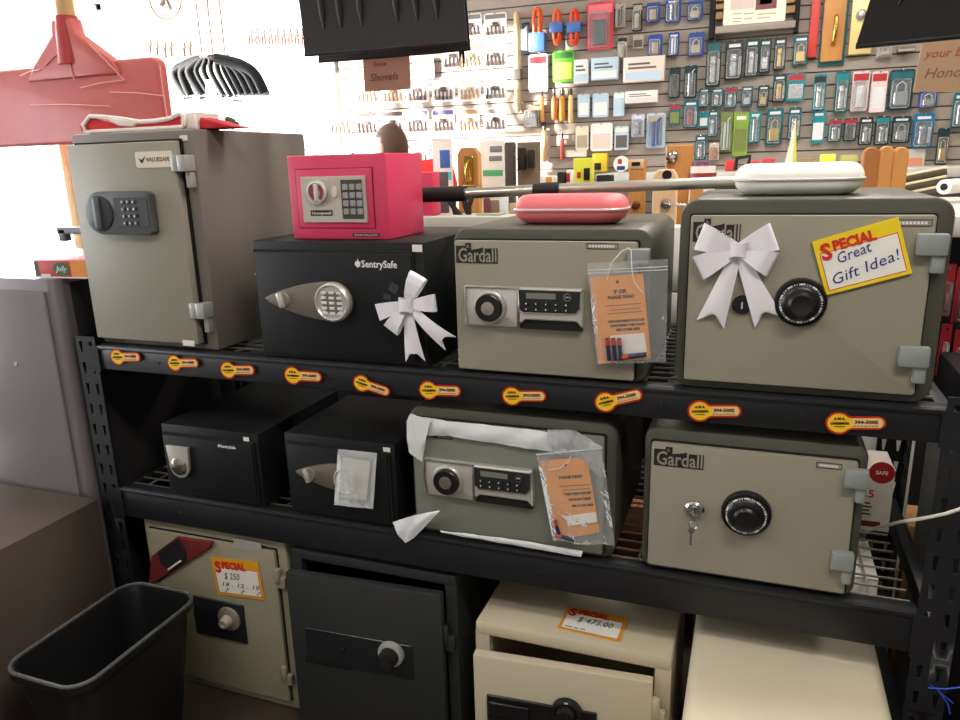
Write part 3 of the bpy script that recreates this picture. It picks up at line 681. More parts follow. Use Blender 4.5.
# ================================================================ BOWS
M_rib = mat('white_ribbon', (232,228,236), .55, var=.02, scale=300, bump=.1)
def ribbon_bow(label, loops, tails, kc, y, kr, half=.021):
    """loops: (angle deg, length, half width, lift); tails: list of pixel-free local polylines"""
    s = thing('ribbon_bow', label, 'bow', (kc[0], y, kc[1]))
    for (an, L, hw, lift) in loops:
        T = Matrix.Translation((kc[0], y, kc[1])) @ Matrix.Rotation(-math.radians(an), 4, 'Y')
        prof = [(0,-.006), (.35,-.012-lift), (.7,-.016-lift), (.95,-.013-lift*.8), (1.0,-.008-lift*.5), (.95,-.003), (.6,-.001), (.3,-.001), (0,-.003)]
        wd = [.40, .62, .85, .98, 1.0, .98, .8, .6, .4]
        def fn(u, v):
            k = u*(len(prof)-1); i = min(int(k), len(prof)-2); f = k-i
            r = prof[i][0]*(1-f)+prof[i+1][0]*f; yy = prof[i][1]*(1-f)+prof[i+1][1]*f; ww = (wd[i]*(1-f)+wd[i+1]*f)*hw
            return (r*L, yy, (v-.5)*2*ww)
        obj('loop', MB(T).grid(fn, 32, 6, thick=.0006), M_rib, s, smooth=60)
    for pts in tails:
        # pts: centre line [(x,z)], half widths; notch at the end
        (P0, P1, w0, w1, notch, dy) = pts
        P0 = Vector(P0); P1 = Vector(P1); d = (P1-P0); n = Vector((-d.y, d.x)).normalized()
        mb = MB()
        def ft(u, v):
            w = w0+(w1-w0)*u; q = P0+d*u*(1-(notch*(1-abs(v-.5)*2) if u > .85 else 0)*((u-.85)/.15 if u > .85 else 0))+n*(v-.5)*2*w
            return (q.x, y-.004-dy*math.sin(u*PI*.9)-.004*math.cos((v-.5)*PI), q.y)
        obj('tail', mb.grid(ft, 20, 8, thick=.0006), M_rib, s, smooth=60)
    T = Matrix.Translation((kc[0], y-.014, kc[1])) @ Matrix.Rotation(0, 4, 'Y')
    obj('knot', MB(T).grid(lambda u, v: (kr*math.cos(u*2*PI)*.95, -kr*.6*math.sin(u*2*PI), (v-.5)*kr*1.7*(1+.12*math.cos(u*4*PI))), 24, 5, thick=.0006, closed_u=True).box(-kr*.8, kr*.8, -.003, .003, -kr*.7, kr*.7, b=.0025), M_rib, s, smooth=60)
    return s
def P2(px, py, y=-.01): q = at(px, py, Y=y); return (q.x, q.z)
def polar(k, px, py, y=-.012):
    q = P2(px, py, y); return math.degrees(math.atan2(q[1]-k[1], q[0]-k[0])), math.hypot(q[0]-k[0], q[1]-k[1])
k = P2(738, 250, -.015)
lp = []
for (px, py, hw) in ((704,238,.026), (703,266,.024), (770,238,.026), (769,263,.024)):
    an, L = polar(k, px, py); lp.append((an, L*1.15, hw*.96, .006))
ribbon_bow('large white ribbon bow on the door of the upper right dial safe', lp,
  [(k, P2(710,325), .008, .026, .16, .006), (k, P2(769,323), .008, .026, .16, .006)], k, 0, .0145)
k = P2(406, 305, -.015)
lp = []
for (px, py, hw) in ((417,280,.022), (383,311,.020), (431,303,.020), (394,326,.020)):
    an, L = polar(k, px, py); lp.append((an, L*1.22, hw*.92, .008))
ribbon_bow('white ribbon bow on the right side of the large black safe', lp,
  [(k, P2(415,362), .008, .024, .22, .005), (k, P2(451,344), .008, .020, .2, .012)], k, -.002, .017)

# ================================================================ CLEAR BAGS AND TAGS
M_bag = film('clear_bag', alpha=.10, gl=.35); M_bag2 = film('clear_sleeve', alpha=.30, rough=.4, gl=.15, bump=.08)
M_tag = mat('orange_card', (224,150,76), .65, var=.05); M_str = mat('white_string', (235,232,226), .7)
def quad_bag(name, label, cat, q, y, th, m, seal=None, nx=14, nz=16, crumple=.003, mats=None):
    """q: TL,TR,BR,BL pixels; puffed pillow of film hanging in front of y"""
    W = [at(px, py, Y=y-th/2) for px, py in q]
    s = thing(name, label, cat, (sum(p.x for p in W)/4, y, min(p.z for p in W)))
    rnd = random.Random(3)
    ph = [rnd.uniform(0, 6) for _ in range(6)]
    def fn(side):
        def f(u, v):
            p = (W[0]*(1-u)+W[1]*u)*(1-v)+(W[3]*(1-u)+W[2]*u)*v
            b = (math.sin(PI*u)*math.sin(PI*v))**.5*th/2 if 0 < u < 1 and 0 < v < 1 else 0
            c = crumple*(math.sin(9*u+5*v+ph[0])+.6*math.sin(17*v-6*u+ph[1])+.5*math.sin(23*u+ph[2]))*.5*math.sin(PI*u)**.4*(.3+v)
            return (p.x, p.y+side*b+c*(.5 if side > 0 else 1), p.z)
        return f
    mb = MB().grid(fn(-1), nx, nz).grid(fn(1), nx, nz)
    obj('bag', mb, m, s, smooth=60)
    if seal:
        mb = MB()
        for v in seal:
            a = W[0]*(1-v)+W[3]*v; b = W[1]*(1-v)+W[2]*v
            mb.tube([a+Vector((0,-.001,0)), b+Vector((0,-.001,0))], .0009, n=6)
        obj('zip_seal', mb, mat('zip_strip', (210,212,214), .3), s)
    return s, W
# bag on the upper middle safe
quad_bag('plastic_bag', 'clear zip bag holding an orange tag, hanging on the upper middle grey safe', 'bag', ((587,263),(668,259),(666,362),(597,364)), -.006, .022, M_bag, seal=(.07,.10))
def card(label, q, y, textlines, loc=None, string=None):
    W = [at(px, py, Y=y) for px, py in q]
    s = thing('instruction_tag', label, 'tag', (W[3].x, y, W[3].z))
    c = obj('card', MB().poly([(p.x, p.z) for p in W], y-.0009, y), M_tag, s)
    w = (W[1]-W[0]).length; h = (W[3]-W[0]).length; ang = math.atan2(W[1].z-W[0].z, W[1].x-W[0].x)
    dn = (W[3]-W[0])/h
    X = Matrix.Translation((W[0].x, y-.0012, W[0].z)) @ Matrix.Rotation(-ang, 4, 'Y')
    for (t, sz, v, b) in textlines:
        o = W[0]+dn*(v*h) - W[0]
        text('print', t, sz*w, M_ink, w*.5+(o.x), o.z, 0, c, align='CENTER', M=X, bold=b*.0003)
    mb = MB(X)
    for (v, x0, x1) in ((.34,.18,.85), (.39,.22,.80), (.43,.18,.82)):
        o = dn*(v*h); mb.box(w*x0+o.x, w*x1+o.x, -.0003, .0002, o.z, o.z+h*.010)
    obj('rule_lines', mb, mat('brown_print', (150,92,44), .6), c)
    o = dn*(.07*h); obj('eyelet', MB(X).lathe((w*.5+o.x, 0, o.z), [(0,0), (.0032,0), (.0028,-.0005), (0,-.0005)], n=14), M_ink, c)
    if string:
        obj('string', MB().tube([at(px, py, Y=yy) for px, py, yy in string], .0009, n=6), M_str, s)
    return s
card('orange printed tag in the clear bag on the upper middle safe', ((590,278),(643,273),(651,359),(599,364)), -.012,
  [('IF OR', .10, .20, 1), ('PLEASE READ', .085, .26, 1), ('FOR INFORMATION ON', .062, .53, 1), ('CHANGING THE CODE', .062, .58, 1), ('SEE OTHER SIDE', .062, .63, 1)],
  string=[(607,280,-.020), (612,262,-.021), (622,251,-.021), (629,248,-.021), (631,250,-.021), (632,270,-.021), (634,282,-.021), (643,293,-.020)])
q = [at(px, py, Y=-.0155) for px, py in ((610,336),(644,333),(647,352),(613,355))]
o = obj('paper_slip', MB().poly([(p.x, p.z) for p in q], -.0145, -.014), M_paper, None, loc=(q[3].x, -.0145, q[3].z)); tag(o, 'small white printed slip in front of the orange tag, upper bag', 'paper')
M_bat = mat('battery_navy', (52,58,84), .3, metal=.3); M_batr = mat('battery_red', (188,66,50), .35)
def battery(label, x0, y0, x1, y1, yy, grp):
    a = at(x0, y0, Y=yy); b = at(x1, y1, Y=yy); d = b-a; L = d.length; d.normalize(); r = .0044
    s = thing('battery', label, 'battery', a, grp)
    obj('case', MB().tube([a+d*.0, a+d*.001, a+d*(L-.004), a+d*(L-.003)], [r*.8, r, r, r*.8], n=14), M_bat, s)
    obj('band', MB().tube([a+d*.002, a+d*L*.28], r*1.03, n=14), M_batr, s)
    obj('terminal', MB().tube([a+d*(L-.004), a+d*L], r*.4, n=8), M_slv, s)
for i, (x0, w) in enumerate(((607,'leftmost upright'), (613,'second upright'), (619,'third upright'))):
    battery(w+' battery at the foot of the upper clear bag', x0, 338, x0+2.5, 362, -.020, 'batteries in the upper clear bag')
battery('battery lying level at the foot of the upper clear bag', 621, 358, 648, 354, -.022, 'batteries in the upper clear bag')
# bag and tag on the lower middle safe
quad_bag('plastic_bag', 'crinkled clear bag with an orange tag on the lower middle grey safe', 'bag', ((536,453),(602,446),(615,546),(553,541)), -.006, .022, M_bag, crumple=.006, seal=(.02,))
card('orange printed tag in the crinkled bag on the lower middle safe', ((540,461),(587,457),(600,532),(556,540)), -.012,
  [('PLEASE READ', .085, .24, 1), ('THIS OPERATES ON', .062, .45, 1), ('FOUR BATTERIES', .062, .52, 1), ('SEE OTHER SIDE', .062, .60, 1)],
  string=[(548,470,-.020), (560,468,-.021), (568,462,-.021), (571,456,-.020)])
q = [at(px, py, Y=-.016) for px, py in ((566,516),(596,512),(597,522),(568,526))]
o = obj('paper_slip', MB().poly([(p.x, p.z) for p in q], -.0165, -.016), M_paper, None, loc=(q[3].x, -.0165, q[3].z)); tag(o, 'small white label slip in the crinkled lower bag', 'paper')
battery('upright battery at the foot of the crinkled lower bag', 555, 520, 560, 538, -.020, 'batteries in the lower clear bag')
battery('battery lying level at the foot of the crinkled lower bag', 556, 535, 576, 541, -.022, 'batteries in the lower clear bag')
# clear pouch on the small black safe
s, W = quad_bag('plastic_bag', 'small clear pouch with a folded white leaflet on the small black safe', 'bag', ((338,449),(377,453),(373,509),(334,505)), -.014, .014, M_bag2, crumple=.0012)
q = [at(px, py, Y=-.022) for px, py in ((343,458),(370,461),(367,501),(340,497))]
o = thing('leaflet', 'folded white leaflet and round seal inside the small clear pouch', 'leaflet', (q[3].x, -.022, q[3].z))
obj('paper', MB().poly([(p.x, p.z) for p in q], -.0225, -.0215), mat('leaflet_paper', (200,196,188), .6), o)
p = at(355, 482, Y=-.023); obj('round_seal', MB().lathe((p.x, -.0226, p.z), [(0,0), (.019,0), (.0185,-.0012), (0,-.0012)], n=30), mat('clear_grey_seal', (178,174,170), .3), o)
# foam wrap on the lower middle safe
M_foam = mat('white_packing_foam', (226,228,230), .5, var=.05, scale=60, bump=.4)
F = thing('packing_foam', 'torn white packing foam draped along the top of the lower middle safe', 'wrapping', (-.48, .0, .78))
def sheet(name, px, par, m=M_foam, y=-.004, wob=.003, th=.0012):
    W = [at(a, b, Y=y) for a, b in px]; cx = sum(p.x for p in W)/len(W); cz = sum(p.z for p in W)/len(W)
    return obj(name, MB().poly([(p.x, p.z) for p in W], y-wob, y, b=wob*.4), m, par)
def strip(name, top, bot, par, m, y0, amp, n=30, th=.0008):
    """crinkled band between two pixel polylines"""
    def lerp(P, u):
        k = u*(len(P)-1); i = min(int(k), len(P)-2); f = k-i
        return P[i][0]*(1-f)+P[i+1][0]*f, P[i][1]*(1-f)+P[i+1][1]*f
    def fn(u, v):
        a = lerp(top, u); b = lerp(bot, u); p = at(a[0]*(1-v)+b[0]*v, a[1]*(1-v)+b[1]*v, Y=y0)
        return (p.x, p.y-amp*(.5+.5*math.sin(u*31+v*4))*.6-amp*.6*math.sin(v*PI)+amp*.25*math.sin(u*73+v*9), p.z)
    return obj(name, MB().grid(fn, n, 6, thick=th), m, par, smooth=70)
strip('front_band', [(411,415),(450,421),(520,428),(560,433),(597,444)], [(413,434),(450,436),(520,447),(560,453),(598,462)], F, M_foam, -.003, .006)
strip('corner_fold', [(407,421),(411,413),(431,420)], [(409,452),(422,462),(426,442)], F, M_foam, -.012, .005, n=12)
FT = film('thin_plastic_film', alpha=.28, gl=.5, bump=1.0)
strip('clear_film', [(548,429),(575,430),(602,446)], [(550,452),(577,456),(603,480)], F, FT, -.010, .006, n=14)
0 and obj('top_cover', MB().grid(lambda u, v: (-.705+u*.43, .004+v*.12, .8035+.001*math.sin(u*40)), 30, 6, thick=.0008), M_foam, F)
F2 = thing('packing_foam', 'torn triangle of white packing foam at the lower left corner of the middle safe', 'wrapping', at(400, 530, Y=-.02))
strip('scrap', [(393,522),(410,516),(440,510)], [(405,543),(414,538),(440,511)], F2, M_foam, -.02, .006, n=10)
F3 = thing('packing_foam', 'pale foam strip along the bottom edge of the lower middle safe', 'wrapping', at(500, 545, Y=-.01))
strip('band', [(440,530),(520,540),(583,551)], [(443,533),(520,546),(581,557)], F3, M_foam, -.004, .003, n=16)

# ================================================================ THINGS ON TOP OF THE SAFES
def clamshell(label, m, seam, x0, x1, y0, y1, z0, h, r):
    s = thing('zip_case', label, 'case', ((x0+x1)/2, (y0+y1)/2, z0))
    def half(za, zb, inset):
        mb = MB(); n = 5; L = []
        t = bmesh.new(); rings = []
        for i in range(n+1):
            k = i/n; ins = inset*(1-math.cos(k*PI/2)); z = za+(zb-za)*math.sin(k*PI/2)
            rings.append([t.verts.new((x, y, z)) for x, y in rrect(x0+ins, x1-ins, y0+ins, y1-ins, max(r-ins*.3, .01), 8)])
        for a, b in zip(rings, rings[1:]):
            for i in range(len(a)): t.faces.new((a[i], a[(i+1) % len(a)], b[(i+1) % len(a)], b[i]))
        t.faces.new(rings[-1]); t.faces.new(rings[0])
        bmesh.ops.recalc_face_normals(t, faces=t.faces)
        return mb._merge(t, 0)
    obj('lower_shell', half(z0+h*.46, z0, .032), m, s); obj('upper_shell', half(z0+h*.54, z0+h, .022), m, s)
    t = MB(Matrix.Translation((0,0,0)))
    obj('zip', MB().tube([(x, y, z0+h*.5) for x, y in rrect(x0-.0005, x1+.0005, y0-.0005, y1+.0005, r, 6)], h*.055, n=8, closed=True), seam, s)
    return s
ca = at(511, 206, Y=.09); cb = at(624, 206, Y=.09)
clamshell('pink zip clamshell case on top of the upper middle safe', mat('coral_pink_vinyl', (226,112,118), .4, bump=.1, scale=300), mat('silver_pink_zip', (220,190,190), .35, metal=.4), ca.x, cb.x, .08, .20, 1.2025, .060, .045)
ca = at(733, 180, Y=.08); cb = at(869, 180, Y=.08)
clamshell('white zip clamshell case on top of the upper right safe', mat('white_vinyl', (238,236,230), .4, bump=.1, scale=300), mat('zip_grey', (196,190,182), .4, metal=.3), ca.x+.002, cb.x-.002, .08, .24, 1.2565, .058, .045)
# telescopic pole
Yp = .29
a = at(400, 195.5, Y=Yp); b = at(466, 193.5, Y=Yp); c1 = at(534, 190, Y=Yp); c2 = at(560, 189, Y=Yp); d = at(760, 181, Y=Yp)
P = thing('extension_pole', 'aluminium extension pole with black grips lying across the safe tops', 'pole', d)
M_alu = mat('aluminium_tube', (196,190,180), .28, metal=.85, var=.03)
obj('tube', MB().tube([b, c1, c2, d], .0125, n=20), M_alu, P)
obj('grip', MB().tube([a+Vector((-.02,0,.0)), a, b], [.014,.0185,.0185], n=20), M_blkm, P)
obj('lock_collar', MB().tube([c1, c2], .016, n=18), M_blkm, P)
# santa hat on the tall safe
H = thing('santa_hat', 'red and white Santa hat lying flat on top of the tall taupe safe', 'hat', (-1.45, .12, 1.4245))
M_red = mat('red_felt', (196,34,46), .8, bump=.3, scale=300); M_furw = mat('white_plush', (240,228,222), .9, bump=.8, scale=200)
Yh = .09
def hp(px, py, y=Yh): return at(px, py, Y=y)
def slab(name, px, m, ya, yb, b=.004):
    W = [hp(x, y, (ya+yb)/2) for x, y in px]; zmin = 1.425
    return obj(name, MB().poly([(p.x, max(p.z, zmin)) for p in W], ya, yb, b=b, seg=2), m, H, smooth=60)
slab('hat_cloth', [(85,131),(83,124),(90,116),(110,122),(130,126),(150,121),(172,119),(184,115),(185,129),(150,133)], M_red, .068, .095)
ro = [(86,132),(83,125),(90,116.5),(103,117),(122,119),(140,122),(155,121),(170,118.5),(180,113.5),(184,116),(184.5,124),(183,130),(160,132),(120,133.5),(95,134.5)]
obj('plush_trim', MB().tube([Vector((p.x, p.y, max(p.z, 1.4305))) for p in (hp(x, y, .066) for x, y in ro)], .0055, n=8, closed=True), M_furw, H, smooth=60)
slab('white_lining', [(93,118),(108,120),(120,126),(134,127),(140,122),(120,118)], M_furw, .060, .075)
slab('plush_band', [(185,114),(207,113),(209,131),(186,131)], M_furw, .07, .16, b=.006)
slab('hat_tip', [(208,118),(222,121),(234,125),(247,130),(230,131),(208,131)], M_red, .08, .14, b=.004)
o = thing('holly_sprig', 'tiny green holly sprig behind the tip of the Santa hat', 'decoration', (hp(231,130,.19).x, .19, 1.4245))
mb = MB()
for (x, y, r) in ((228,119,.007), (232,121,.008), (236,124,.007), (231,126,.006)):
    p = hp(x, y, .19); p = Vector((p.x, p.y, max(p.z, 1.431))); mb.ball(p, (r*1.6, r*.5, r), sub=1)
p1 = hp(232, 122, .19); mb.tube([(p1.x, .19, 1.425), (p1.x, .19, p1.z)], .002, n=6)
obj('leaves', mb, mat('holly_green', (66,92,52), .5), o)

# ================================================================ BEHIND, ON THE DECKS
o = thing('carton', 'small white and red carton standing beside the lower right dial safe', 'box', (.31, .40, ZL))
ca, cb = at(862, 470, Y=.33), at(897, 470, Y=.33)
bx = obj('box', MB().box(ca.x-.02, cb.x-.002, .33, .45, ZL-.003, .642, b=.001), mat('white_carton', (226,216,202), .6), o)
p = at(882, 473, Y=.329); obj('red_roundel', MB().lathe((p.x, .330, p.z), [(0,0), (.026,0), (.026,-.0006), (0,-.0006)], n=30), mat('carton_red', (196,44,40), .5), bx)
text('print', 'SAFE', .012, M_paper, p.x, p.z-.004, .3285, bx, align='CENTER', bold=.0002)
text('print', '.5', .026, mat('carton_red', (196,44,40), .5), ca.x+.012, p.z-.062, .3295, bx, bold=.0004)
mb = MB(); mb.box(ca.x-.015, cb.x-.020, .3292, .330, ZL+.006, ZL+.020)
obj('printed_bar', mb, mat('carton_maroon', (110,24,26), .5), bx)
mb = MB()
for i in range(4): mb.box(ca.x-.0, ca.x+.028-.004*(i % 2), .3292, .330, ZL+.035+i*.009, ZL+.0385+i*.009)
obj('small_print', mb, M_ink, bx)
obj('open_flap', MB(Matrix.Translation((0, .44, .642)) @ Matrix.Rotation(.5, 4, 'X')).box(ca.x-.018, cb.x-.006, -.1, .0, 0, .0015), mat('white_carton', (226,216,202), .6), bx)
o = obj('white_carton', MB().box(.232, .288, .13, .31, .3385, .478, b=.003), M_paper, None, loc=(.26, .18, .3385)); tag(o, 'plain white carton lying on the cream safe, seen through the right deck wires', 'box')
o = obj('dark_filler_box', MB().box(.44, .95, .02, .60, FZ, .86, b=.012), mat('black_filler', (26,26,28), .3), None, loc=(.7, .3, FZ)); tag(o, 'added black tote standing right of the rack end post', 'filler')  # added dark block so the space past the post reads dark
o = obj('slot_light_crate', MB().box(.26, .43, .66, .70, FZ, .66, b=.002), M_paper, None, loc=(.36, .68, FZ)); tag(o, 'white crate added to show as light through the slots of the rear right post', 'crate')  # added white block that shows as light through the post slots
o = obj('cardboard_box', MB().box(.44, .60, .66, .80, FZ, .36, b=.002), mat('cardboard', (176,132,88), .8, bump=.2), None, loc=(.5, .75, FZ)); tag(o, 'brown cardboard box edge beside the cream floor safe', 'box')
M_cord = mat('white_cord', (224,220,210), .45)
o = obj('power_cord', MB().tube([at(x, y, Y=yy) for x, y, yy in ((866,531,.30),(880,527,.18),(900,522,.05),(925,518,-.02),(945,514,-.05),(970,506,-.08),(1000,500,-.1))], .0032, n=10), M_cord, None, loc=at(925, 518, Y=-.02)); tag(o, 'white cord crossing the right rack post', 'cord')
o = obj('cable_tie', MB().tube([at(x, y, Y=-.007) for x, y in ((930,685),(938,690),(948,704),(950,714))], .0016, n=6).tube([at(x, y, Y=-.007) for x, y in ((928,688),(945,689),(965,687))], .0016, n=6).tube([at(x, y, Y=-.007) for x, y in ((938,690),(944,696),(953,703))], .0012, n=6), mat('blue_twine', (40,80,190), .5), None, loc=at(938, 690, Y=-.03)); tag(o, 'blue plastic twine tied at the foot of the right post', 'tie')
o = thing('hose_coil', 'pale coiled hose standing behind the lower deck, right of middle', 'hose', (-.40, .76, FZ))
mb = MB()
for i in range(5):
    R = .34+i*.022
    mb.tube([(-.21-R*.7*math.cos(t), (.715+.02*i), .30+R*math.sin(t)*1.0) for t in [(-1.5+k*.17) for k in range(14)]], .008, n=8)
obj('hose', mb, mat('tan_hose', (186,166,136), .45), o)
for i, (x0, x1, z, y0, y1, c) in enumerate(((-.42,-.21,.33,.62,.68,(196,128,92)),)):
    o = obj('cardboard_box', MB().box(x0, x1, y0, y1, FZ, z, b=.003), mat('salmon_cardboard', c, .8), None, loc=(x0, y0, FZ)); tag(o, 'salmon cardboard box seen through the lower deck wires', 'box')

# ================================================================ LEFT: CABINETS AND WASTEBASKET
M_cab = mat('grey_cabinet_enamel', (150,144,148), .3, var=.03, metal=.55)
K = thing('steel_cabinet', 'tall grey metal cabinet with rounded corner left of the rack', 'cabinet', (-2.05, .3, FZ))
mb = MB(); t = bmesh.new()
pts = rrect(-2.45, -1.69, -.015, .62, .028, 8)
vs = [t.verts.new((x, y, FZ)) for x, y in pts]; f = t.faces.new(vs); r = bmesh.ops.extrude_face_region(t, geom=[f]); nv = [g for g in r['geom'] if isinstance(g, bmesh.types.BMVert)]
bmesh.ops.translate(t, vec=(0, 0, 1.068-FZ), verts=nv); bmesh.ops.recalc_face_normals(t, faces=t.faces); mb._merge(t, 0)
obj('body', mb, M_cab, K)
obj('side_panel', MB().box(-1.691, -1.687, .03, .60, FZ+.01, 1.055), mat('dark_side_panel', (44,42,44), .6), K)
obj('door', MB().box(-2.43, -1.725, -.024, -.012, FZ+.06, 1.036, b=.006), M_cab, K)
a = at(16, 364, Y=-.025); obj('latch', MB().lathe((a.x, -.024, a.z), [(0,-.004), (.006,-.003), (.007,0)], n=12), M_slv, K)
K = thing('steel_cabinet', 'low brown grey steel cabinet in the lower left corner', 'cabinet', (-2.0, -.4, FZ))
M_cab2 = mat('brown_grey_steel', (112,100,94), .36, var=.04, metal=.45)
obj('body', MB().box(-2.5, -1.645, -.80, -.035, FZ, .466, b=.002), M_cab2, K)
obj('door', MB().box(-2.49, -1.655, -.812, -.80, FZ+.02, .456, b=.003), M_cab2, K)
W = thing('wastebasket', 'black rectangular plastic wastebasket in front of the putty safe', 'bin', (-1.44, -.26, FZ))
# rim corners fitted at the rim height
zr = .26; c = [at(x, y, Z=zr) for x, y in ((15,657),(192,596),(75,687),(118,583))]
bx0, bx1, by0, by1 = -1.525, -1.300, -.455, -.080
t = bmesh.new(); rings = []
for (k, z, ins) in ((0, FZ+.002, .045), (1, zr-.02, .004), (2, zr-.02, -.006), (3, zr, -.006), (4, zr, .003), (5, zr-.02, .008), (6, FZ+.006, .048)):
    rings.append([t.verts.new((x, y, z)) for x, y in rrect(bx0+ins, bx1-ins, by0+ins, by1-ins, .05, 8)])
for a, b in zip(rings, rings[1:]):
    for i in range(len(a)): t.faces.new((a[i], a[(i+1) % len(a)], b[(i+1) % len(a)], b[i]))
t.faces.new(rings[-1]); t.faces.new(rings[0]); bmesh.ops.recalc_face_normals(t, faces=t.faces)
obj('bucket', MB()._merge(t, 0), mat('black_bin_plastic', (24,24,25), .35), W)
obj('rim', MB().tube([(x, y, zr) for x, y in rrect(bx0-.004, bx1+.004, by0-.004, by1+.004, .052, 10)], .005, n=8, closed=True), mat('highlit_bin_rim', (84,84,86), .25), W)  # rim highlight put into a lighter colour than the bucket
# small fruit carton on the cabinet
o = thing('carton', 'small red, green and orange carton on top of the grey cabinet', 'box', (-1.75, .05, 1.068))
a = at(35, 272, Y=.0)
T = Matrix.Translation((a.x, .0, 1.069)) @ Matrix.Rotation(math.radians(4), 4, 'Z')
w = .17; h = .046
bx = obj('box', MB(T).box(0, w, 0, .10, 0, h, b=.001), mat('carton_red2', (186,50,54), .5), o)
obj('green_panel', MB(T).box(.002, .014, -.0004, 0, .002, h-.004), mat('carton_green', (52,98,62), .5), bx)
obj('green_oval', MB(T).poly([(.088+.027*math.cos(k*PI/10), h*.52+.018*math.sin(k*PI/10)) for k in range(20)], -.0008, 0), mat('carton_green', (52,98,62), .5), bx)
obj('orange_panel', MB(T).box(.118, w, -.0003, .0, .001, h-.001), mat('carton_orange', (222,140,52), .5), bx)
text('print', 'Jolly', .020, M_ltr, .088, h*.40, -.0012, bx, align='CENTER', M=T, shear=.3, sx=.95)
obj('white_edge', MB(T).box(.0, w, -.0006, .0, 0, .0035).box(.02, .05, -.0006, 0, .004, .010), M_ltr, bx)
o = obj('bracket', MB().box(at(59,231,Y=.56).x, -1.55, .55, .575, at(70,234,Y=.56).z, at(70,227,Y=.56).z, b=.003).box(at(60,231,Y=.56).x, at(67,231,Y=.56).x, .55, .575, at(64,241,Y=.56).z, at(64,229,Y=.56).z, b=.003).box(-1.58, -1.55, .55, .58, 1.045, at(70,228,Y=.56).z), mat('slate_bracket', (60,62,74), .4), None, loc=(-1.6, .56, 1.045)); tag(o, 'dark hooked bracket sticking out behind the tall taupe safe', 'bracket')

# ================================================================ HANGING SNOW SHOVELS
M_sh = mat('black_shovel_plastic', (40,40,40), .45, var=.05)
M_wood = mat('pale_wood', (206,168,112), .55, var=.12, scale=8, streak=(6,6,.6))
def blade(T, w, h, m, ribs, name='blade', par=None, d=.05, taper=.0, ribw=.016, nib=0.35):
    """dished blade hanging edge-down; origin at the lower middle"""
    def fn(u, v):
        x = (u-.5)*w*(1+taper*(v)); z = v*h
        y = -d*(v**1.4) + .10*d*math.cos((u-.5)*PI)
        return (x, y, z)
    mb = MB(T).grid(fn, 30, 10, thick=.004)
    for x in ribs:
        L = []
        for k in range(9):
            v = .16+k*(.84/8); L.append((x*w*(1+taper*v), -d*(v**1.4)+.10*d*math.cos(x*PI)-.003, v*h))
        mb.tube(L, [ribw*.2]+[ribw*.62]*7+[ribw*.5], n=8)
    mb.tube([((u-.5)*w, -.002+.10*d*math.cos((u-.5)*PI), .004) for u in [i/12 for i in range(13)]], .005, n=8)
    return obj(name, mb, m, par, smooth=50)
for (label, px0, px1, pyb, yy, tilt) in (('black ribbed snow shovel blade hanging over the large black safe, front one', 305, 468, 50, .32, 0), ('second black shovel blade nested just behind the front hanging one', 319, 471, 57, .44, 0)):
    a = at(px0, pyb, Y=yy); b = at(px1, pyb, Y=yy); w = b.x-a.x
    s = thing('snow_shovel', label, 'shovel', ((a.x+b.x)/2, yy, a.z), 'snow shovels hanging from the ceiling')
    T = Matrix.Translation(((a.x+b.x)/2, yy, (a.z+b.z)/2)) @ Matrix.Rotation(math.atan2(b.z-a.z, w)*-1*.0-.0, 4, 'Y')
    blade(T, w, .36, M_sh, (-.36, -.25, -.12, .0+.10, .22, .34), par=s, taper=-.05)
    obj('socket', MB(T).tube([(0, -.04, .25), (0, -.05, .34), (0, -.05, .46)], [.028, .026, .022], n=16), M_sh, s)
    obj('handle', MB(T).tube([(0, -.05, .42), (0, -.05, 2.88-a.z)], .015, n=14), M_wood, s)
# right shovel
s = thing('snow_shovel', 'black ribbed snow shovel blade hanging in the upper right corner', 'shovel', (.32, .0, 1.49), 'snow shovels hanging from the ceiling')
a = at(856, 46, Y=.0); b = at(960, 50, Y=.0)
T = Matrix.Translation((a.x, 0, a.z)) @ Matrix.Rotation(math.radians(-14), 4, 'Z')
mb = MB(T)
h = .36; w = .46
def fr(u, v): return (u*w+.30*v*h*(1-u*1.6)*.9, -.16*v**1.2, v*h+.0)
mb.grid(fr, 20, 8, thick=.004)
for u in (.10, .21, .32, .5, .66, .82):
    mb.tube([Vector(fr(u+.02*k, .14+k*.105))+Vector((0,-.004,0)) for k in range(8)], [.002,.006,.009,.010,.011,.011,.011,.010], n=8)
mb.tube([fr(u/10, 0) for u in range(11)], .005, n=8)
obj('blade', mb, M_sh, s, smooth=50)
obj('socket', MB(T).tube([(w/2, -.13, .26), (w/2, -.17, .36), (w/2, -.17, .46)], [.028,.026,.022], n=16), M_sh, s)
obj('handle', MB(T).tube([(w/2, -.17, .42), (w/2, -.17, 2.88-a.z)], .015, n=14), M_wood, s)
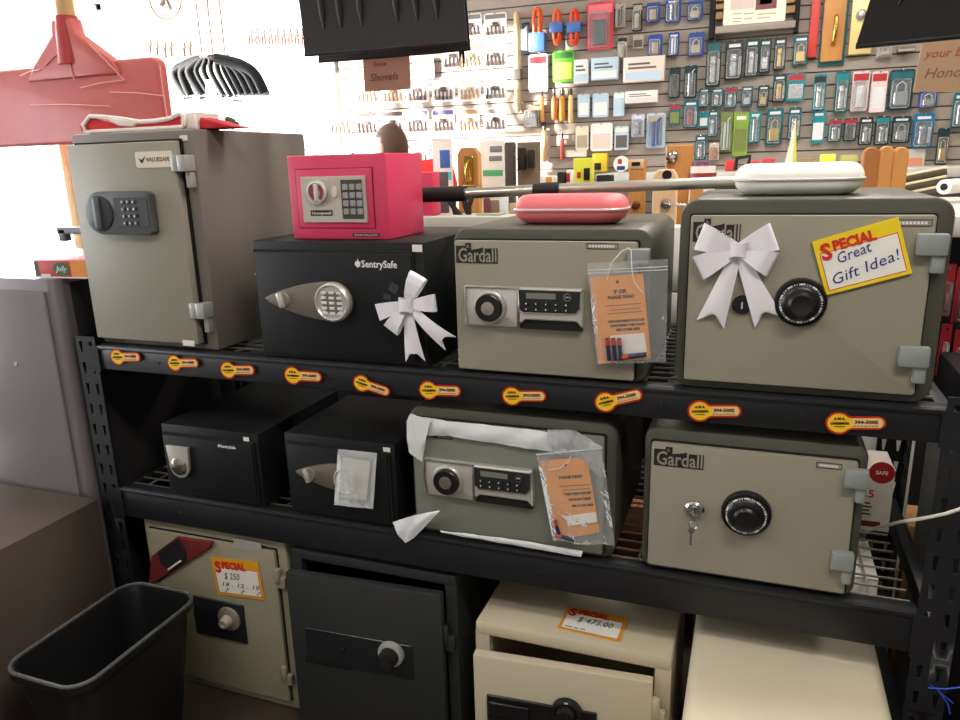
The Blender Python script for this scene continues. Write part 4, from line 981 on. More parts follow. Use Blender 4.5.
# red one
Yr = .80
k = at(72, 32, Y=Yr); a = at(71, 65, Y=Yr); e = at(173, 140, Y=Yr); cw = at(71, 36, Y=Yr); ct = at(70, 17, Y=Yr)
s = thing('snow_shovel', 'coral red plastic-wrapped snow pusher with wooden handle hanging at the far left', 'shovel', (k.x, Yr, k.z), 'snow shovels hanging from the ceiling')
M_coral = mat('coral_plastic', (196,96,92), .38, var=.10, scale=14)
hw = e.x-k.x
zb = at(40, 146, Y=Yr).z
kk = (at(88,40,Y=Yr).x-at(71,40,Y=Yr).x)
def prof(u, v):
    return ((u-.5)*2*hw, Yr-.03-.05*math.sin(v*PI)*(1-.0*u), zb+(a.z-zb)*v)
pts = rrect(k.x-hw, k.x+hw, zb, a.z, .05, 6)
pts = [(x, z) for x, z in pts]
cz = cw.z
body = MB().rr(k.x-hw*1.35, k.x+hw, zb, a.z, .035, Yr-.03, Yr+.02, b=.012, seg=3)
obj('blade', body, M_coral, s, smooth=60)
obj('shoulder', MB().poly([(k.x-.21, a.z-.05), (k.x+.23, a.z-.05), (k.x+.20, a.z+.0), (k.x+.055, cz), (k.x+.045, cz+.05), (k.x-.045, cz+.05), (k.x-.055, cz), (k.x-.17, a.z)], Yr-.045, Yr+.01, b=.010, seg=2), M_coral, s, smooth=60)
obj('socket', MB().tube([(k.x, Yr-.015, cz-.10), (k.x, Yr-.015, cz+.02), (k.x, Yr-.015, ct.z)], [.05,.042,.036], n=18), mat('red_socket', (178,52,56), .4), s)
obj('handle', MB().tube([(k.x, Yr-.015, ct.z-.03), (k.x, Yr-.015, 2.88)], .030, n=16), M_wood, s)
mb = MB()
for (x0, y0, x1, y1) in ((63,50,45,66), (66,48,74,80), (88,43,124,80), (124,80,80,88), (30,105,110,106), (160,66,168,122), (20,76,40,70), (110,92,165,96)):
    p = at(x0, y0, Y=Yr-.047); q = at(x1, y1, Y=Yr-.047); mb.tube([p, (p+q)/2+Vector((0,-.002,.004)), q], .0022, n=6)
obj('wrinkle', mb, mat('wrap_crease', (226,156,146), .2), s)
# cardboard hand-written signs
M_kraft = mat('pinkish_card', (204,160,136), .75); M_kraft2 = mat('kraft_card', (196,160,128), .75)
a = at(363, 57, Y=.47); b = at(411, 89, Y=.47)
o = thing('hand_lettered_sign', 'small pinkish card sign hanging below the black shovels', 'sign', (a.x, .47, b.z))
obj('card', MB().box(a.x, b.x, .468, .471, b.z, a.z+.03), M_kraft, o)
M_pen = mat('brown_pen', (150,104,84), .7); M_penr = mat('red_pen', (196,84,76), .7)
text('handwriting', 'Snow', .018, M_penr, a.x+.028, b.z+.062, .4675, o, shear=.3)
text('handwriting', 'Shovels', .028, M_pen, a.x+.016, b.z+.026, .4675, o, shear=.3)
a = at(918, 47, Y=.25); b = at(985, 88, Y=.25)
o = thing('hand_lettered_sign', 'tan card sign with handwriting at the right edge below the black shovel', 'sign', (a.x, .25, b.z))
obj('card', MB(Matrix.Translation((a.x, .25, b.z)) @ Matrix.Rotation(math.radians(4), 4, 'Y')).box(0, b.x-a.x, -.002, .001, 0, a.z-b.z+.02), M_kraft2, o)
text('handwriting', 'your bill', .022, M_penr, a.x+.012, b.z+.058, .2475, o, shear=.3)
text('handwriting', 'Honor', .026, M_pen, a.x+.014, b.z+.022, .2475, o, shear=.3)
# ================================================================ ROOM
XL, XR, YF, ZC = -5.5, 3.0, -4.2, 2.9
M_slat = mat('grey_slat_panel', (154,142,132), .5, var=.06, scale=3)
M_slot = mat('dark_slat_groove', (84,74,68), .7)
M_wallw = mat('white_wall_paint', (226,222,214), .7)
struct('floor', MB().box(XL, XR, YF, YW+.2, FZ-.1, FZ), mat('brown_floor_tile', (64,54,48), .4, var=.25, scale=4))
struct('ceiling', MB().box(XL, XR, YF, YW+.2, ZC, ZC+.1), M_wallw)
# back wall: window part on the left, slat panel to the right
WX0, WX1, WZ0, WZ1 = -5.3, -3.05, .55, 2.7
mb = MB().box(XL, WX0, YW, YW+.15, FZ, ZC, m=0).box(WX0, WX1, YW, YW+.15, FZ, WZ0, m=0).box(WX0, WX1, YW, YW+.15, WZ1, ZC, m=0).box(WX1, XR, YW, YW+.15, FZ, ZC, m=2)
z = FZ+.1
while z < ZC-.08:
    mb.box(WX1+.05, XR, YW-.012, YW, z+.004, z+.0722, m=1, b=0); z += .0762
struct('wall_back', mb, [M_wallw, M_slat, M_slot])
LY0, LY1 = .7, 3.55
struct('wall_left', MB().box(XL-.15, XL, YF, LY0, FZ, ZC).box(XL-.15, XL, LY1, YW, FZ, ZC).box(XL-.15, XL, LY0, LY1, FZ, .35).box(XL-.15, XL, LY0, LY1, 2.75, ZC), M_wallw)
struct('wall_right', MB().box(XR, XR+.15, YF, YW+.15, FZ, ZC), mat('grey_front_wall', (120,114,108), .7))
struct('wall_front', MB().box(XL, XR, YF-.15, YF, FZ, ZC), mat('grey_front_wall', (120,114,108), .7))
def winframe(name, axis, a0, a1, z0, z1, pos, nm):
    o = bpy.data.objects.new(name, None); C.objects.link(o); o['kind'] = 'structure'
    mb = MB()
    def bar(p0, p1, q0, q1):
        if axis == 'Y': mb.box(p0, p1, pos+.04, pos+.10, q0, q1, b=.003)
        else: mb.box(pos-.10, pos-.04, p0, p1, q0, q1, b=.003)
    bar(a0, a1, z0, z0+.05); bar(a0, a1, z1-.05, z1)
    for i in range(nm+1):
        p = a0+(a1-a0-.05)*i/nm; bar(p, p+.05, z0, z1)
    obj('window_frame', mb, M_wht, o)
    g = MB()
    if axis == 'Y': g.box(a0+.04, a1-.04, pos+.066, pos+.070, z0+.04, z1-.04)
    else: g.box(pos-.070, pos-.066, a0+.04, a1-.04, z0+.04, z1-.04)
    obj('window_pane', g, film('window_glass', alpha=.01, gl=.06, bump=0), o)
winframe('window_1', 'Y', WX0, WX1, WZ0, WZ1, YW, 2)
winframe('window_2', 'X', LY0, LY1, .35, 2.75, XL, 3)

# ================================================================ GONDOLA BEHIND THE RACK
GZ = 1.165
M_gon = mat('pale_grey_laminate', (196,192,184), .4, var=.03); M_gond = mat('dark_gondola_back', (44,42,42), .7)
for (gx0, gx1, lab) in ((-2.05, -.52, 'pale grey display counter standing behind the pink safe and large black safe'), (-.05, 1.9, 'pale grey display counter standing behind the upper right safe, reaching the right edge')):
    G = thing('display_counter', lab, 'counter', ((gx0+gx1)/2, 1.3, FZ))
    obj('worktop', MB().box(gx0, gx1, .83, 1.78, GZ-.055, GZ, b=.004), M_gon, G)
    obj('back_panel', MB().box(gx0+.03, gx1-.03, 1.0, 1.75, FZ, GZ-.056), M_gond, G)
    for x in (gx0+.04, (gx0+gx1)/2, gx1-.04): obj('upright', MB().box(x-.02, x+.02, .95, .998, FZ, GZ-.056), M_gond, G)
PZ = 1.0
o = obj('plinth', MB().box(-.50, -.07, .835, 1.30, FZ, PZ, b=.004), M_gond, None, loc=(-.28, 1.1, FZ)); tag(o, 'dark plinth between the counters carrying the oak lock boards', 'plinth')
# hanging red packs on the gondola front at the right
for i, (x0, y0, x1, y1) in enumerate(((941,265,956,319), (941,326,952,378), (957,268,975,325), (955,332,975,380))):
    a = at(x0, (y0+y1)/2, Y=.90); b = at(x1, (y0+y1)/2, Y=.90); t_ = at((x0+x1)/2, y0, Y=.90); u_ = at((x0+x1)/2, y1, Y=.90)
    o = thing('blister_pack', ('red tool pack hanging upper left', 'red tool pack hanging lower left', 'red tool pack hanging upper right', 'red tool pack hanging lower right')[i]+' on the counter front at the right edge', 'pack', (a.x, .93, u_.z), 'red packs on the counter front')
    obj('backing_card', MB().box(a.x, b.x, .93, .932, u_.z, t_.z), mat('pack_red', (176,40,48), .4), o)
    obj('blister', MB().box(a.x+.008, b.x-.006, .90, .93, u_.z+.008, t_.z-.05, b=.006), film('blister_clear', alpha=.06, gl=.45, bump=.15), o)
    obj('content', MB().box(a.x+.016, b.x-.012, .905, .928, u_.z+.02, t_.z-.08, b=.004), mat('pack_pink_grey', (190,120,124), .4), o)
    obj('hook', MB().tube([((a.x+b.x)/2, .92, t_.z-.012), ((a.x+b.x)/2, .999, t_.z-.010)], .003, n=6), M_chr, o)

# white louvred cartons seen between the two upper grey safes
for i, (y0, y1) in enumerate(((227,291), (293,330))):
    t_ = at(676, y0, Y=.70); u_ = at(676, y1, Y=.70)
    o = obj('white_binder', MB().box(-.26, -.115, .70, .78, u_.z, t_.z, b=.003), M_paper, None, loc=(-.19, .74, u_.z)); tag(o, ('upper', 'lower')[i]+' white carton stacked between the two upper grey safes', 'box', 'white cartons between the upper safes')
t_ = at(676, 331, Y=.70)
o = obj('storage_box', MB().box(-.20, -.10, .69, .80, FZ, t_.z, b=.003), M_gond, None, loc=(-.19, .75, FZ)); tag(o, 'dark box under the white cartons behind the rack', 'box')

# ================================================================ LOCK DISPLAYS ON THE COUNTER
M_oak = mat('honey_oak', (196,136,74), .5, var=.2, scale=10, streak=(8,8,.8)); M_pine = mat('pale_pine', (224,188,146), .5, var=.15, scale=10, streak=(8,8,.8))
M_brass = mat('polished_brass', (204,164,84), .22, metal=.95)
def wpx(x0, y0, x1, y1, Y):
    a = at(x0, (y0+y1)/2, Y=Y); b = at(x1, (y0+y1)/2, Y=Y); t = at((x0+x1)/2, y0, Y=Y); u = at((x0+x1)/2, y1, Y=Y)
    return a.x, b.x, u.z, t.z
def stand(label, q, Y, m, th=.035, parts=(), top=GZ, name='lock_display', cat='display', round_top=False, group=None, notch=False):
    x0, x1, z0, z1 = wpx(*q, Y); z0 = top
    s = thing(name, label, cat, ((x0+x1)/2, Y, z0), group)
    w = x1-x0
    pts = [(x0, z0), (x1, z0), (x1, z1-w*.3), (x1-w*.18, z1-w*.03), ((x0+x1)/2, z1), (x0+w*.18, z1-w*.03), (x0, z1-w*.3)] if round_top else [(x0, z0), (x1, z0), (x1, z1), (x0, z1)]
    if round_top == 2: pts = [(x0, z0), (x1, z0)] + [((x0+x1)/2+w/2*math.cos(k*PI/12), z1-w/2+w/2*math.sin(k*PI/12)) for k in range(13)]
    b = obj('board', MB().poly(pts, Y, Y+th, b=.003), m, s)
    for (kind, px, py, mm) in parts:
        p = at(px, py, Y=Y); q = w/.10; K = Matrix.Translation((p.x, Y, p.z)) @ Matrix.Scale(q, 4)
        if kind == 'knob': obj('door_knob', MB(K).lathe((0,0,0), [(0,0),(.026,0),(.024,-.006),(.010,-.010),(.010,-.022),(.022,-.032),(.025,-.042),(.018,-.050),(0,-.052)], n=24), mm, s)
        if kind == 'lever':
            l = obj('rose', MB(K).lathe((0,0,0), [(0,0),(.024,0),(.022,-.007),(0,-.009)], n=20), mm, s)
            obj('lever', MB(K).tube([(0,-.008,0), (0,-.034,0), (.016,-.038,0), (.085,-.038,-.004)], [.008,.008,.007,.005], n=10), mm, l)
        if kind == 'bolt': obj('deadbolt', MB(K).lathe((0,0,0), [(0,0),(.024,0),(.022,-.012),(.012,-.016),(0,-.016)], n=20), mm, s)
        if kind == 'plate':
            l = obj('escutcheon', MB(K).rr(-.022, .022, -.070, .070, .010, -.006, 0, b=.002), mm, s)
            obj('grip', MB(K).tube([(0,-.006,.045), (0,-.030,.03), (0,-.034,0), (0,-.030,-.03), (0,-.006,-.045)], .006, n=10), mm, l)
        if kind == 'hole': obj('bore_hole', MB(K).lathe((0,0,0), [(0,-.001),(.020,-.001),(.020,0)], n=20), M_gap, s)
        if kind == 'window':
            h_ = obj('cream_head', MB(K).box(-.05, .05, -.004, 0, -.028, .028, b=.002), M_pine, s)
            obj('slot', MB(K).box(-.026, .026, -.0055, -.003, -.012, .012), M_gap, h_)
    return s
stand('oak board with brass handle plate, left of the pink clamshell case', (458,147,479,240), 1.0, M_oak, round_top=True, parts=[('plate', 469, 172, M_brass), ('lever', 467, 186, M_brass)])
stand('narrow oak board with a cream head and dark slot, left of the pale lever board', (628,160,644,240), .90, M_oak, top=PZ, parts=[('window', 636, 164, M_gap), ('knob', 636, 205, mat('bronze', (120,72,52), .3, metal=.7))])
o = stand('pale pine board with a round bore hole and chrome lever', (652,169,676,240), .86, M_pine, top=PZ, round_top=True, parts=[('hole', 667, 175, M_gap), ('lever', 666, 204, M_chr)])
stand('square oak board with a chrome rosette hanging high behind the pine board', (665,145,692,200), 1.20, M_oak, top=PZ, parts=[('bolt', 672, 157, M_chr)])
stand('oak post seen right of the pine lever board', (689,180,702,240), 1.08, M_oak, top=PZ, parts=[])
for i, (x0, x1, y0) in enumerate(((862,878,147), (878,892,146), (892,907,147))):
    stand(('left', 'middle', 'right')[i]+' of three round-topped oak display boards right of the white case', (x0, y0, x1, 200), .92, M_oak if i else mat('darker_oak', (164,104,52), .5, var=.2), th=.05, round_top=2, parts=[], group='round-topped oak boards')
# small chrome levers dangling from the pine boards
# rolls and bundles at the right
mb = MB()
s = thing('rolled_mats', 'bundle of dark rolled mats with cream edges on the counter at right', 'rolls', (.62, 1.5, GZ))
for i in range(3):
    p0 = at(905, 200-i*9, Y=1.5); p1 = at(944+i*1, 189-i*9, Y=1.5)
    o_ = obj('roll', MB().tube([p0+Vector((-.05, 0, .0)), p1], .017, n=16), mat('dark_olive_mat', (66,58,40), .6), s)
    obj('edge', MB().tube([p0+Vector((-.05, -.012, .013)), p1+Vector((0,-.012,.013))], .0045, n=8), mat('cream_edge', (214,202,168), .5), o_)
p = at(944, 187, Y=1.38)
s = thing('paper_roll', 'white roll with a dark core lying end-on at the right of the counter', 'roll', (p.x, 1.38, GZ))
obj('roll', MB(Matrix.Translation((p.x, 1.38, max(p.z, GZ+.024))) @ Matrix.Rotation(math.radians(-35), 4, 'Z')).lathe((0,0,0), [(.010,.004),(.010,0),(.023,0),(.0235,.004),(.0235,.25),(0,.25)], n=28), M_paper, s)
obj('core', MB(Matrix.Translation((p.x, 1.38, max(p.z, GZ+.024))) @ Matrix.Rotation(math.radians(-35), 4, 'Z')).lathe((0,-.001,0), [(0,0),(.0115,0),(.0115,.002),(0,.002)], n=20), M_gap, s)
p = at(703, 166, Y=1.2)
s = thing('tape_roll', 'white tape roll stack with purple lid right of the square oak board', 'tape', (p.x, 1.2, PZ))
M_pur = mat('purple_lid', (106,66,104), .4)
zt = p.z
obj('roll', MB().lathe((p.x, 1.2, (PZ+zt)/2), [(0,-(zt-PZ)/2),(.040,-(zt-PZ)/2),(.043,-.01),(.043,.01),(.04,(zt-PZ)/2),(0,(zt-PZ)/2)], n=28, axis='Z'), M_paper, s)
obj('lid', MB().lathe((p.x-.006, 1.2, zt+.008), [(0,-.008),(.030,-.008),(.027,.007),(0,.009)], n=24, axis='Z'), M_pur, s)
obj('band', MB().lathe((p.x, 1.2, zt-.03), [(0,-.008),(.044,-.008),(.044,.008),(0,.008)], n=28, axis='Z'), mat('maroon_band', (140,50,56), .4), s)
# paper fan (white-green folded leaf) behind the white case
s = thing('folded_paper', 'white and yellow folded paper peak standing behind the white case', 'paper', (at(788,175,Y=1.2).x, 1.2, GZ))
pp = lambda x, y, yy=1.2: tuple(at(x, y, Y=yy))
def tri(name, pts, m, par, th=.001):
    t = bmesh.new(); vs = [t.verts.new(p) for p in pts]; f = t.faces.new(vs)
    bmesh.ops.solidify(t, geom=[f], thickness=th); return obj(name, MB()._merge(t, 0), m, par)
ftp = pp(796, 118); zb = lambda q: (q[0], q[1], GZ+.001)
tri('left_leaf', [ftp, zb(pp(776,172,1.16)), zb(pp(792,172,1.2))], M_paper, s); tri('right_leaf', [ftp, zb(pp(791,172,1.2)), zb(pp(800,172,1.24))], mat('yellow_green_paper', (222,222,110), .6), s)

def prim(name, label, cat, q, Y, th, m, top=None, extra=None, bev=.004, group=None, shape='box'):
    x0, x1, z0, z1 = wpx(*q, Y)
    if top is not None: z0 = top
    o = thing(name, label, cat, ((x0+x1)/2, Y, z0), group)
    mb = MB()
    if shape == 'box': mb.box(x0, x1, Y, Y+th, z0, z1, b=min(bev, (x1-x0)*.2, abs(z1-z0)*.2))
    if shape == 'disc': mb.lathe(((x0+x1)/2, Y+th, (z0+z1)/2), [(0,0), ((x1-x0)/2,0), ((x1-x0)/2*.96,-th), (0,-th)], n=28)
    b = obj('body', mb, m, o)
    for e in (extra or ()):
        nm, eq, mm, off = e; a = wpx(*eq, Y)
        obj(nm, MB().box(a[0], a[1], Y-off, Y, a[2], a[3], b=.001), mm, b)
    return o
M_yel = mat('tool_yellow', (238,206,52), .4)
CY = 1.06
prim('padlock_pack', 'yellow-green pack with dark slot on the counter behind the pink case', 'pack', (573,158,592,186), CY, .04, mat('lime_yellow_card', (224,222,70), .5), extra=[('slot', (584,168,590,180), M_gap, .004), ('red_print', (577,172,581,178), mat('pack_red', (176,40,48), .4), .002)], top=GZ)
prim('tape_measure', 'yellow and black tape measure hooked on the slat wall by the yellow pack', 'tool', (592,153,607,172), YW-.07, .058, M_yel, bev=.01, extra=[('black_grip', (593,163,601,170), M_blkm, .008)], top=None)
prim('tool_case', 'small dark grey case on the plinth under the yellow tape measure', 'case', (596,175,611,190), CY-.05, .06, M_blkm, top=PZ)
prim('tool_bits', 'black and white bottle pair on the counter left of the yellow pack', 'bottle', (557,172,565,192), CY-.06, .04, M_blkm, top=GZ)
prim('spray_bottle', 'white and red bottle on the counter beside the black one', 'bottle', (566,170,572,192), CY-.06, .04, M_paper, extra=[('red_print', (566.5,173,570,182), mat('pack_red', (176,40,48), .4), .003)], top=GZ)
prim('carton', 'small white, orange and grey carton far left on the counter behind the pink case', 'box', (540,176,553,192), CY-.06, .06, M_paper, extra=[('orange_print', (546,177,552,186), mat('carton_orange', (222,140,52), .5), .002)], top=GZ)
prim('dial_gauge', 'round white dial gauge with blue and red print beside the narrow oak board', 'gauge', (613,154,629,174), YW-.05, .02, M_paper, shape='disc', extra=[('red_print', (618,159,622,164), mat('pack_red', (176,40,48), .4), .003), ('blue_print', (617,166,625,170), M_blue, .003)])
for i, (x0, x1, y0, y1, c, nm) in enumerate(((725,737,160,172,(196,50,56),'red'), (750,760,160,171,(200,70,70),'pinkish red'), (762,775,158,170,(190,60,60),'dark red'), (800,815,158,170,(150,120,76),'brass-brown'), (820,836,154,164,(232,216,80),'yellow'), (840,858,155,166,(176,166,96),'mottled olive'))):
    prim('padlock_pack', nm+' small pack on the counter edge, '+('first','second','third','fourth','fifth','sixth')[i]+' from the left behind the white case', 'pack', (x0,y0,x1,y1), 3.2, .06, mat('mini_'+nm, c, .5), bev=.01, group='small packs on the low shelf behind the white case')
o = thing('tote_handle', 'dark arched tool-box handle behind the white case', 'handle', (at(740,165,Y=3.1).x, 3.1, 1.2))
obj('handle', MB().tube([at(x, y, Y=3.1) for x, y in ((735,170),(737,158),(750,156),(748,166))], .012, n=8), M_blkm, o)
# low shelf those packs stand on
x0, x1, z0, z1 = wpx(690, 168, 862, 174, 3.2)
o = obj('wall_shelf', MB().box(-.9, 1.6, 3.05, YW-.013, z0-.03, z0+.02, b=.003), M_gon, None, loc=(.3, 3.4, z0)); tag(o, 'low pale shelf on the slat wall carrying small red packs', 'shelf')
x0, x1, z0, z1 = wpx(923, 162, 935, 186, 1.7)

# clutter between pink box and oak board: black hoses, grey bits
s = thing('wiper_blades', 'black curved rubber blades standing left of the oak handle board', 'blades', at(455, 215, Y=.92))
for i, (xa, xb) in enumerate(((447,462), (454,457), (464,470), (472,470))):
    obj('blade', MB().tube([at(xa, 196, Y=.92), at((xa+xb)/2-2, 206, Y=.91), at(xb-1, 216, Y=.92)], .009, n=8), M_blkm, s)
prim('printed_card', 'grey patterned card standing left of the oak handle board', 'card', (436,172,448,200), 1.0, .004, mat('grey_print_card', (92,92,96), .5), top=GZ)
prim('price_card', 'bright blue-banded white card behind the left end of the pole', 'card', (433,140,452,182), 1.12, .004, M_paper, extra=[('blue_band', (433.5,172,451.5,180), mat('cyan_band', (70,190,214), .5), .001), ('blue_print', (440,150,450,168), mat('print_blue', (60,104,180), .5), .001)], top=GZ)
prim('price_card', 'green-banded white card with grey samples behind the pole', 'card', (480,141,504,178), 1.12, .004, M_paper, extra=[('green_band', (483,170,503,176), mat('green_band', (84,176,120), .5), .001), ('grey_print', (490,146,502,152), mat('print_grey', (130,130,140), .5), .001), ('grey_print', (489,156,502,161), mat('print_grey', (130,130,140), .5), .001)], top=GZ)
prim('hinge_bundle', 'bundle of dark grey hinges behind the middle of the pole', 'hinges', (504,142,514,176), 1.12, .03, mat('hinge_grey', (96,90,86), .4, metal=.5), top=GZ, bev=.006)
prim('metal_samples', 'round grey metal samples on brown card behind the pole', 'display', (517,142,540,176), 1.12, .012, mat('brown_grey_card', (120,102,86), .5), top=GZ, extra=[('sample', (519,148,526,170), mat('sample_dark', (66,60,56), .3, metal=.6), .02), ('sample', (529,150,535,168), mat('sample_dark', (66,60,56), .3, metal=.6), .02)])
for i, (x0, x1, y0, c) in enumerate(((483,490,198,(120,64,66)), (490,499,200,(140,110,96)), (500,508,196,(225,225,228)), (509,519,203,(190,160,120)))):
    prim('pamphlet', ('maroon','brown','white','tan')[i]+' pamphlet standing under the pole left of the pink case', 'pamphlet', (x0,y0,x1,220), .95, .01, mat('pamph%d' % i, c, .6), top=GZ)
prim('desk_clip', 'green-grey wedge block on the counter under the pole', 'block', (476,214,500,220), .87, .06, mat('sage_block', (150,160,130), .6), top=GZ)

# ================================================================ SLAT WALL MERCHANDISE
M_teal = mat('teal_card', (22,96,104), .4); M_tealb = mat('teal_bright_card', (20,130,142), .4); M_teald = mat('dark_teal_card', (16,54,58), .4)
M_lsil = mat('lock_silver', (190,194,196), .25, metal=.75, var=.12, scale=60); M_lbrs = mat('lock_brass', (206,180,110), .3, metal=.7, var=.1)
M_bl = film('blister_clear', alpha=.06, gl=.45, bump=.15); M_dk = mat('dark_card', (34,40,42), .4)
M_rd = mat('pack_red', (176,40,48), .4); M_bc = mat('blue_card', (38,74,152), .4); M_grn = mat('green_card', (96,180,52), .5); M_lg = mat('olive_pack', (120,132,70), .5)
M_lb = mat('light_blue_box', (184,206,222), .5); M_wb = mat('white_box', (236,232,228), .5); M_tn = mat('tan_steel', (178,166,146), .4); M_cop = mat('copper_orange', (214,130,56), .4)
ORD = ['first','second','third','fourth','fifth','sixth','seventh','eighth','ninth','tenth','eleventh','twelfth','thirteenth','fourteenth','fifteenth']
def pack(label, q, cardm, headm, kind, cm, group, off=.05, name='blister_pack', cat='pack'):
    x0, y0, x1, y1 = q
    Y = YW-.012-off
    a = at(x0, (y0+y1)/2, Y=Y); b = at(x1, (y0+y1)/2, Y=Y); t = at((x0+x1)/2, y0, Y=Y); u = at((x0+x1)/2, y1, Y=Y)
    X0, X1, Z0, Z1 = a.x, b.x, u.z, t.z; w = X1-X0; h = Z1-Z0; cx = (X0+X1)/2; cz = (Z0+Z1)/2
    s = thing(name, label, cat, (cx, Y, Z0), group)
    ya = Y+.018
    c = obj('backing_card', MB().rr(X0, X1, Z0, Z1, min(w, h)*.12, ya, ya+.003, n=3), cardm, s)
    if kind != 'box' and kind != 'cord': obj('hook', MB().tube([(cx, ya-.03, Z1-.006), (cx, YW-.011, Z1-.004)], .0035, n=6).ball((cx, ya-.03, Z1-.004), .006, sub=1), M_chr, s)
    if headm:
        k_ = (.18, .17, .09) if (headm is M_ltr and kind != 'keys') else (.06, .24, .06)
        obj('header', MB().box(X0+w*k_[0], X1-w*k_[0], ya-.0012, ya, Z1-h*k_[1], Z1-h*k_[2]), headm, c)
    if kind == 'lock':       # cylinder lock body with knob
        m = MB().rr(cx-w*.20, cx+w*.14, Z0+h*.10, Z0+h*.66, w*.10, ya-.030, ya-.002, b=.004).lathe((cx-w*.03, ya-.03, Z0+h*.52), [(0,-.012),(w*.15,-.010),(w*.17,0),(0,0)], n=14)
        obj('lock_body', m, cm, s)
        obj('label_strip', MB().box(cx+w*.24, X1-w*.10, ya-.002, ya, Z0+h*.14, Z0+h*.6), M_ltr, c)
    if kind == 'padlock':
        m = MB().rr(cx-w*.28, cx+w*.28, Z0+h*.12, Z0+h*.46, w*.08, ya-.028, ya-.002, b=.004)
        m.tube([(cx-w*.18, ya-.015, Z0+h*.45), (cx-w*.18, ya-.015, Z0+h*.62), (cx, ya-.015, Z0+h*.70), (cx+w*.18, ya-.015, Z0+h*.62), (cx+w*.18, ya-.015, Z0+h*.45)], w*.05, n=8)
        obj('padlock', m, cm, s)
    if kind == 'rod':
        obj('rod', MB().tube([(cx-w*.1, ya-.02, Z0+h*.06), (cx-w*.1, ya-.02, Z0+h*.74)], w*.10, n=10).tube([(cx+w*.14, ya-.02, Z0+h*.1), (cx+w*.14, ya-.02, Z0+h*.8), (cx+w*.3, ya-.02, Z0+h*.86)], w*.07, n=8), cm, s)
    if kind == 'keys':       # row of small dark parts under a printed band
        m = MB()
        rnd = random.Random(int(x0*7+y0))
        for i in range(5):
            xx = X0+w*(.14+.17*i); m.rr(xx-w*.05, xx+w*.05, Z0+h*.08, Z0+h*(.20+.08*rnd.random()), w*.03, ya-.012, ya-.001); m.box(xx-w*.018, xx+w*.022, ya-.009, ya-.001, Z0+h*.2, Z0+h*(.42+.15*rnd.random()))
        m.rr(cx-w*.12, cx+w*.12, Z0+h*.42, Z0+h*.60, w*.05, ya-.012, ya-.001)
        obj('key_blanks', m, cm, s)
    if kind == 'tool':
        obj('tool', MB().box(cx-w*.22, cx+w*.22, ya-.03, ya-.002, Z0+h*.10, Z0+h*.62, b=.006).box(cx-w*.12, cx+w*.12, ya-.034, ya-.03, Z0+h*.3, Z0+h*.5, b=.001), cm, s)
    if kind == 'panel':
        obj('picture', MB().box(X0+w*.10, X1-w*.10, ya-.0012, ya, Z0+h*.10, Z0+h*.62), cm, c)
    if kind == 'box':
        obj('box', MB().box(X0, X1, ya-.05, ya-.001, Z0, Z1, b=.002), cardm, s)
        obj('print_band', MB().box(X0+w*.06, X1-w*.06, ya-.0512, ya-.0498, Z0+h*.08, Z0+h*.40), cm, s)
        obj('print_lines', MB().box(X0+w*.12, X1-w*.2, ya-.0512, ya-.0498, Z0+h*.52, Z0+h*.60).box(X0+w*.12, X1-w*.35, ya-.0512, ya-.0498, Z0+h*.68, Z0+h*.76), M_grey, s)
    if kind in ('lock', 'padlock', 'rod', 'tool'):
        obj('blister', MB().rr(cx-w*.40, cx+w*.36, Z0+h*.05, Z0+h*.76, w*.1, ya-.042, ya-.001, b=.006), M_bl, s)
    return s
rows = []
def row(desc, group, items, **k):
    items = sorted(items, key=lambda i: i[0][0])
    for i, it in enumerate(items):
        q, cardm, headm, kind, cm, word = it
        pack('%s, %s from left in %s' % (word, ORD[i], desc), q, cardm, headm, kind, cm, group, **k)
L = M_ltr
row('the row under the white poster', 'teal lock packs, top row', [
 ((706,40,721,87),M_dk,M_teal,'lock',M_lsil,'tall silver lock pack'), ((725,40,743,80),M_dk,L,'lock',M_lsil,'wide teal silver lock pack'), ((745,38,759,77),M_teald,L,'lock',M_lsil,'narrow dark teal lock pack'),
 ((759.5,38,771,73),M_teald,L,'padlock',M_lsil,'teal pack with bulb-shaped lock'), ((774,37,786,70),M_dk,L,'lock',M_lbrs,'dark pack with brass lock'), ((793,35,809,65),M_teal,L,'padlock',M_lbrs,'teal padlock pack with yellow tag')])
row('the second teal row', 'teal lock packs, second row', [
 ((699,88,709,107),M_teal,L,'lock',M_lsil,'small teal lock pack'), ((711,88,723,107),M_teal,L,'lock',M_lsil,'small pale teal lock pack'), ((724,87,737,108),M_teal,M_rd,'lock',M_lsil,'teal pack with red corner'),
 ((741,86,753,107),M_teal,L,'padlock',M_lsil,'small teal padlock pack'), ((758,85,769,107),M_teald,L,'padlock',M_lbrs,'small brass padlock pack'), ((773,74,786,102),M_teald,L,'lock',M_lbrs,'longer brass lock pack'), ((787,73,805,101),M_tealb,M_rd,'panel',M_lsil,'bright teal pack with red left edge')])
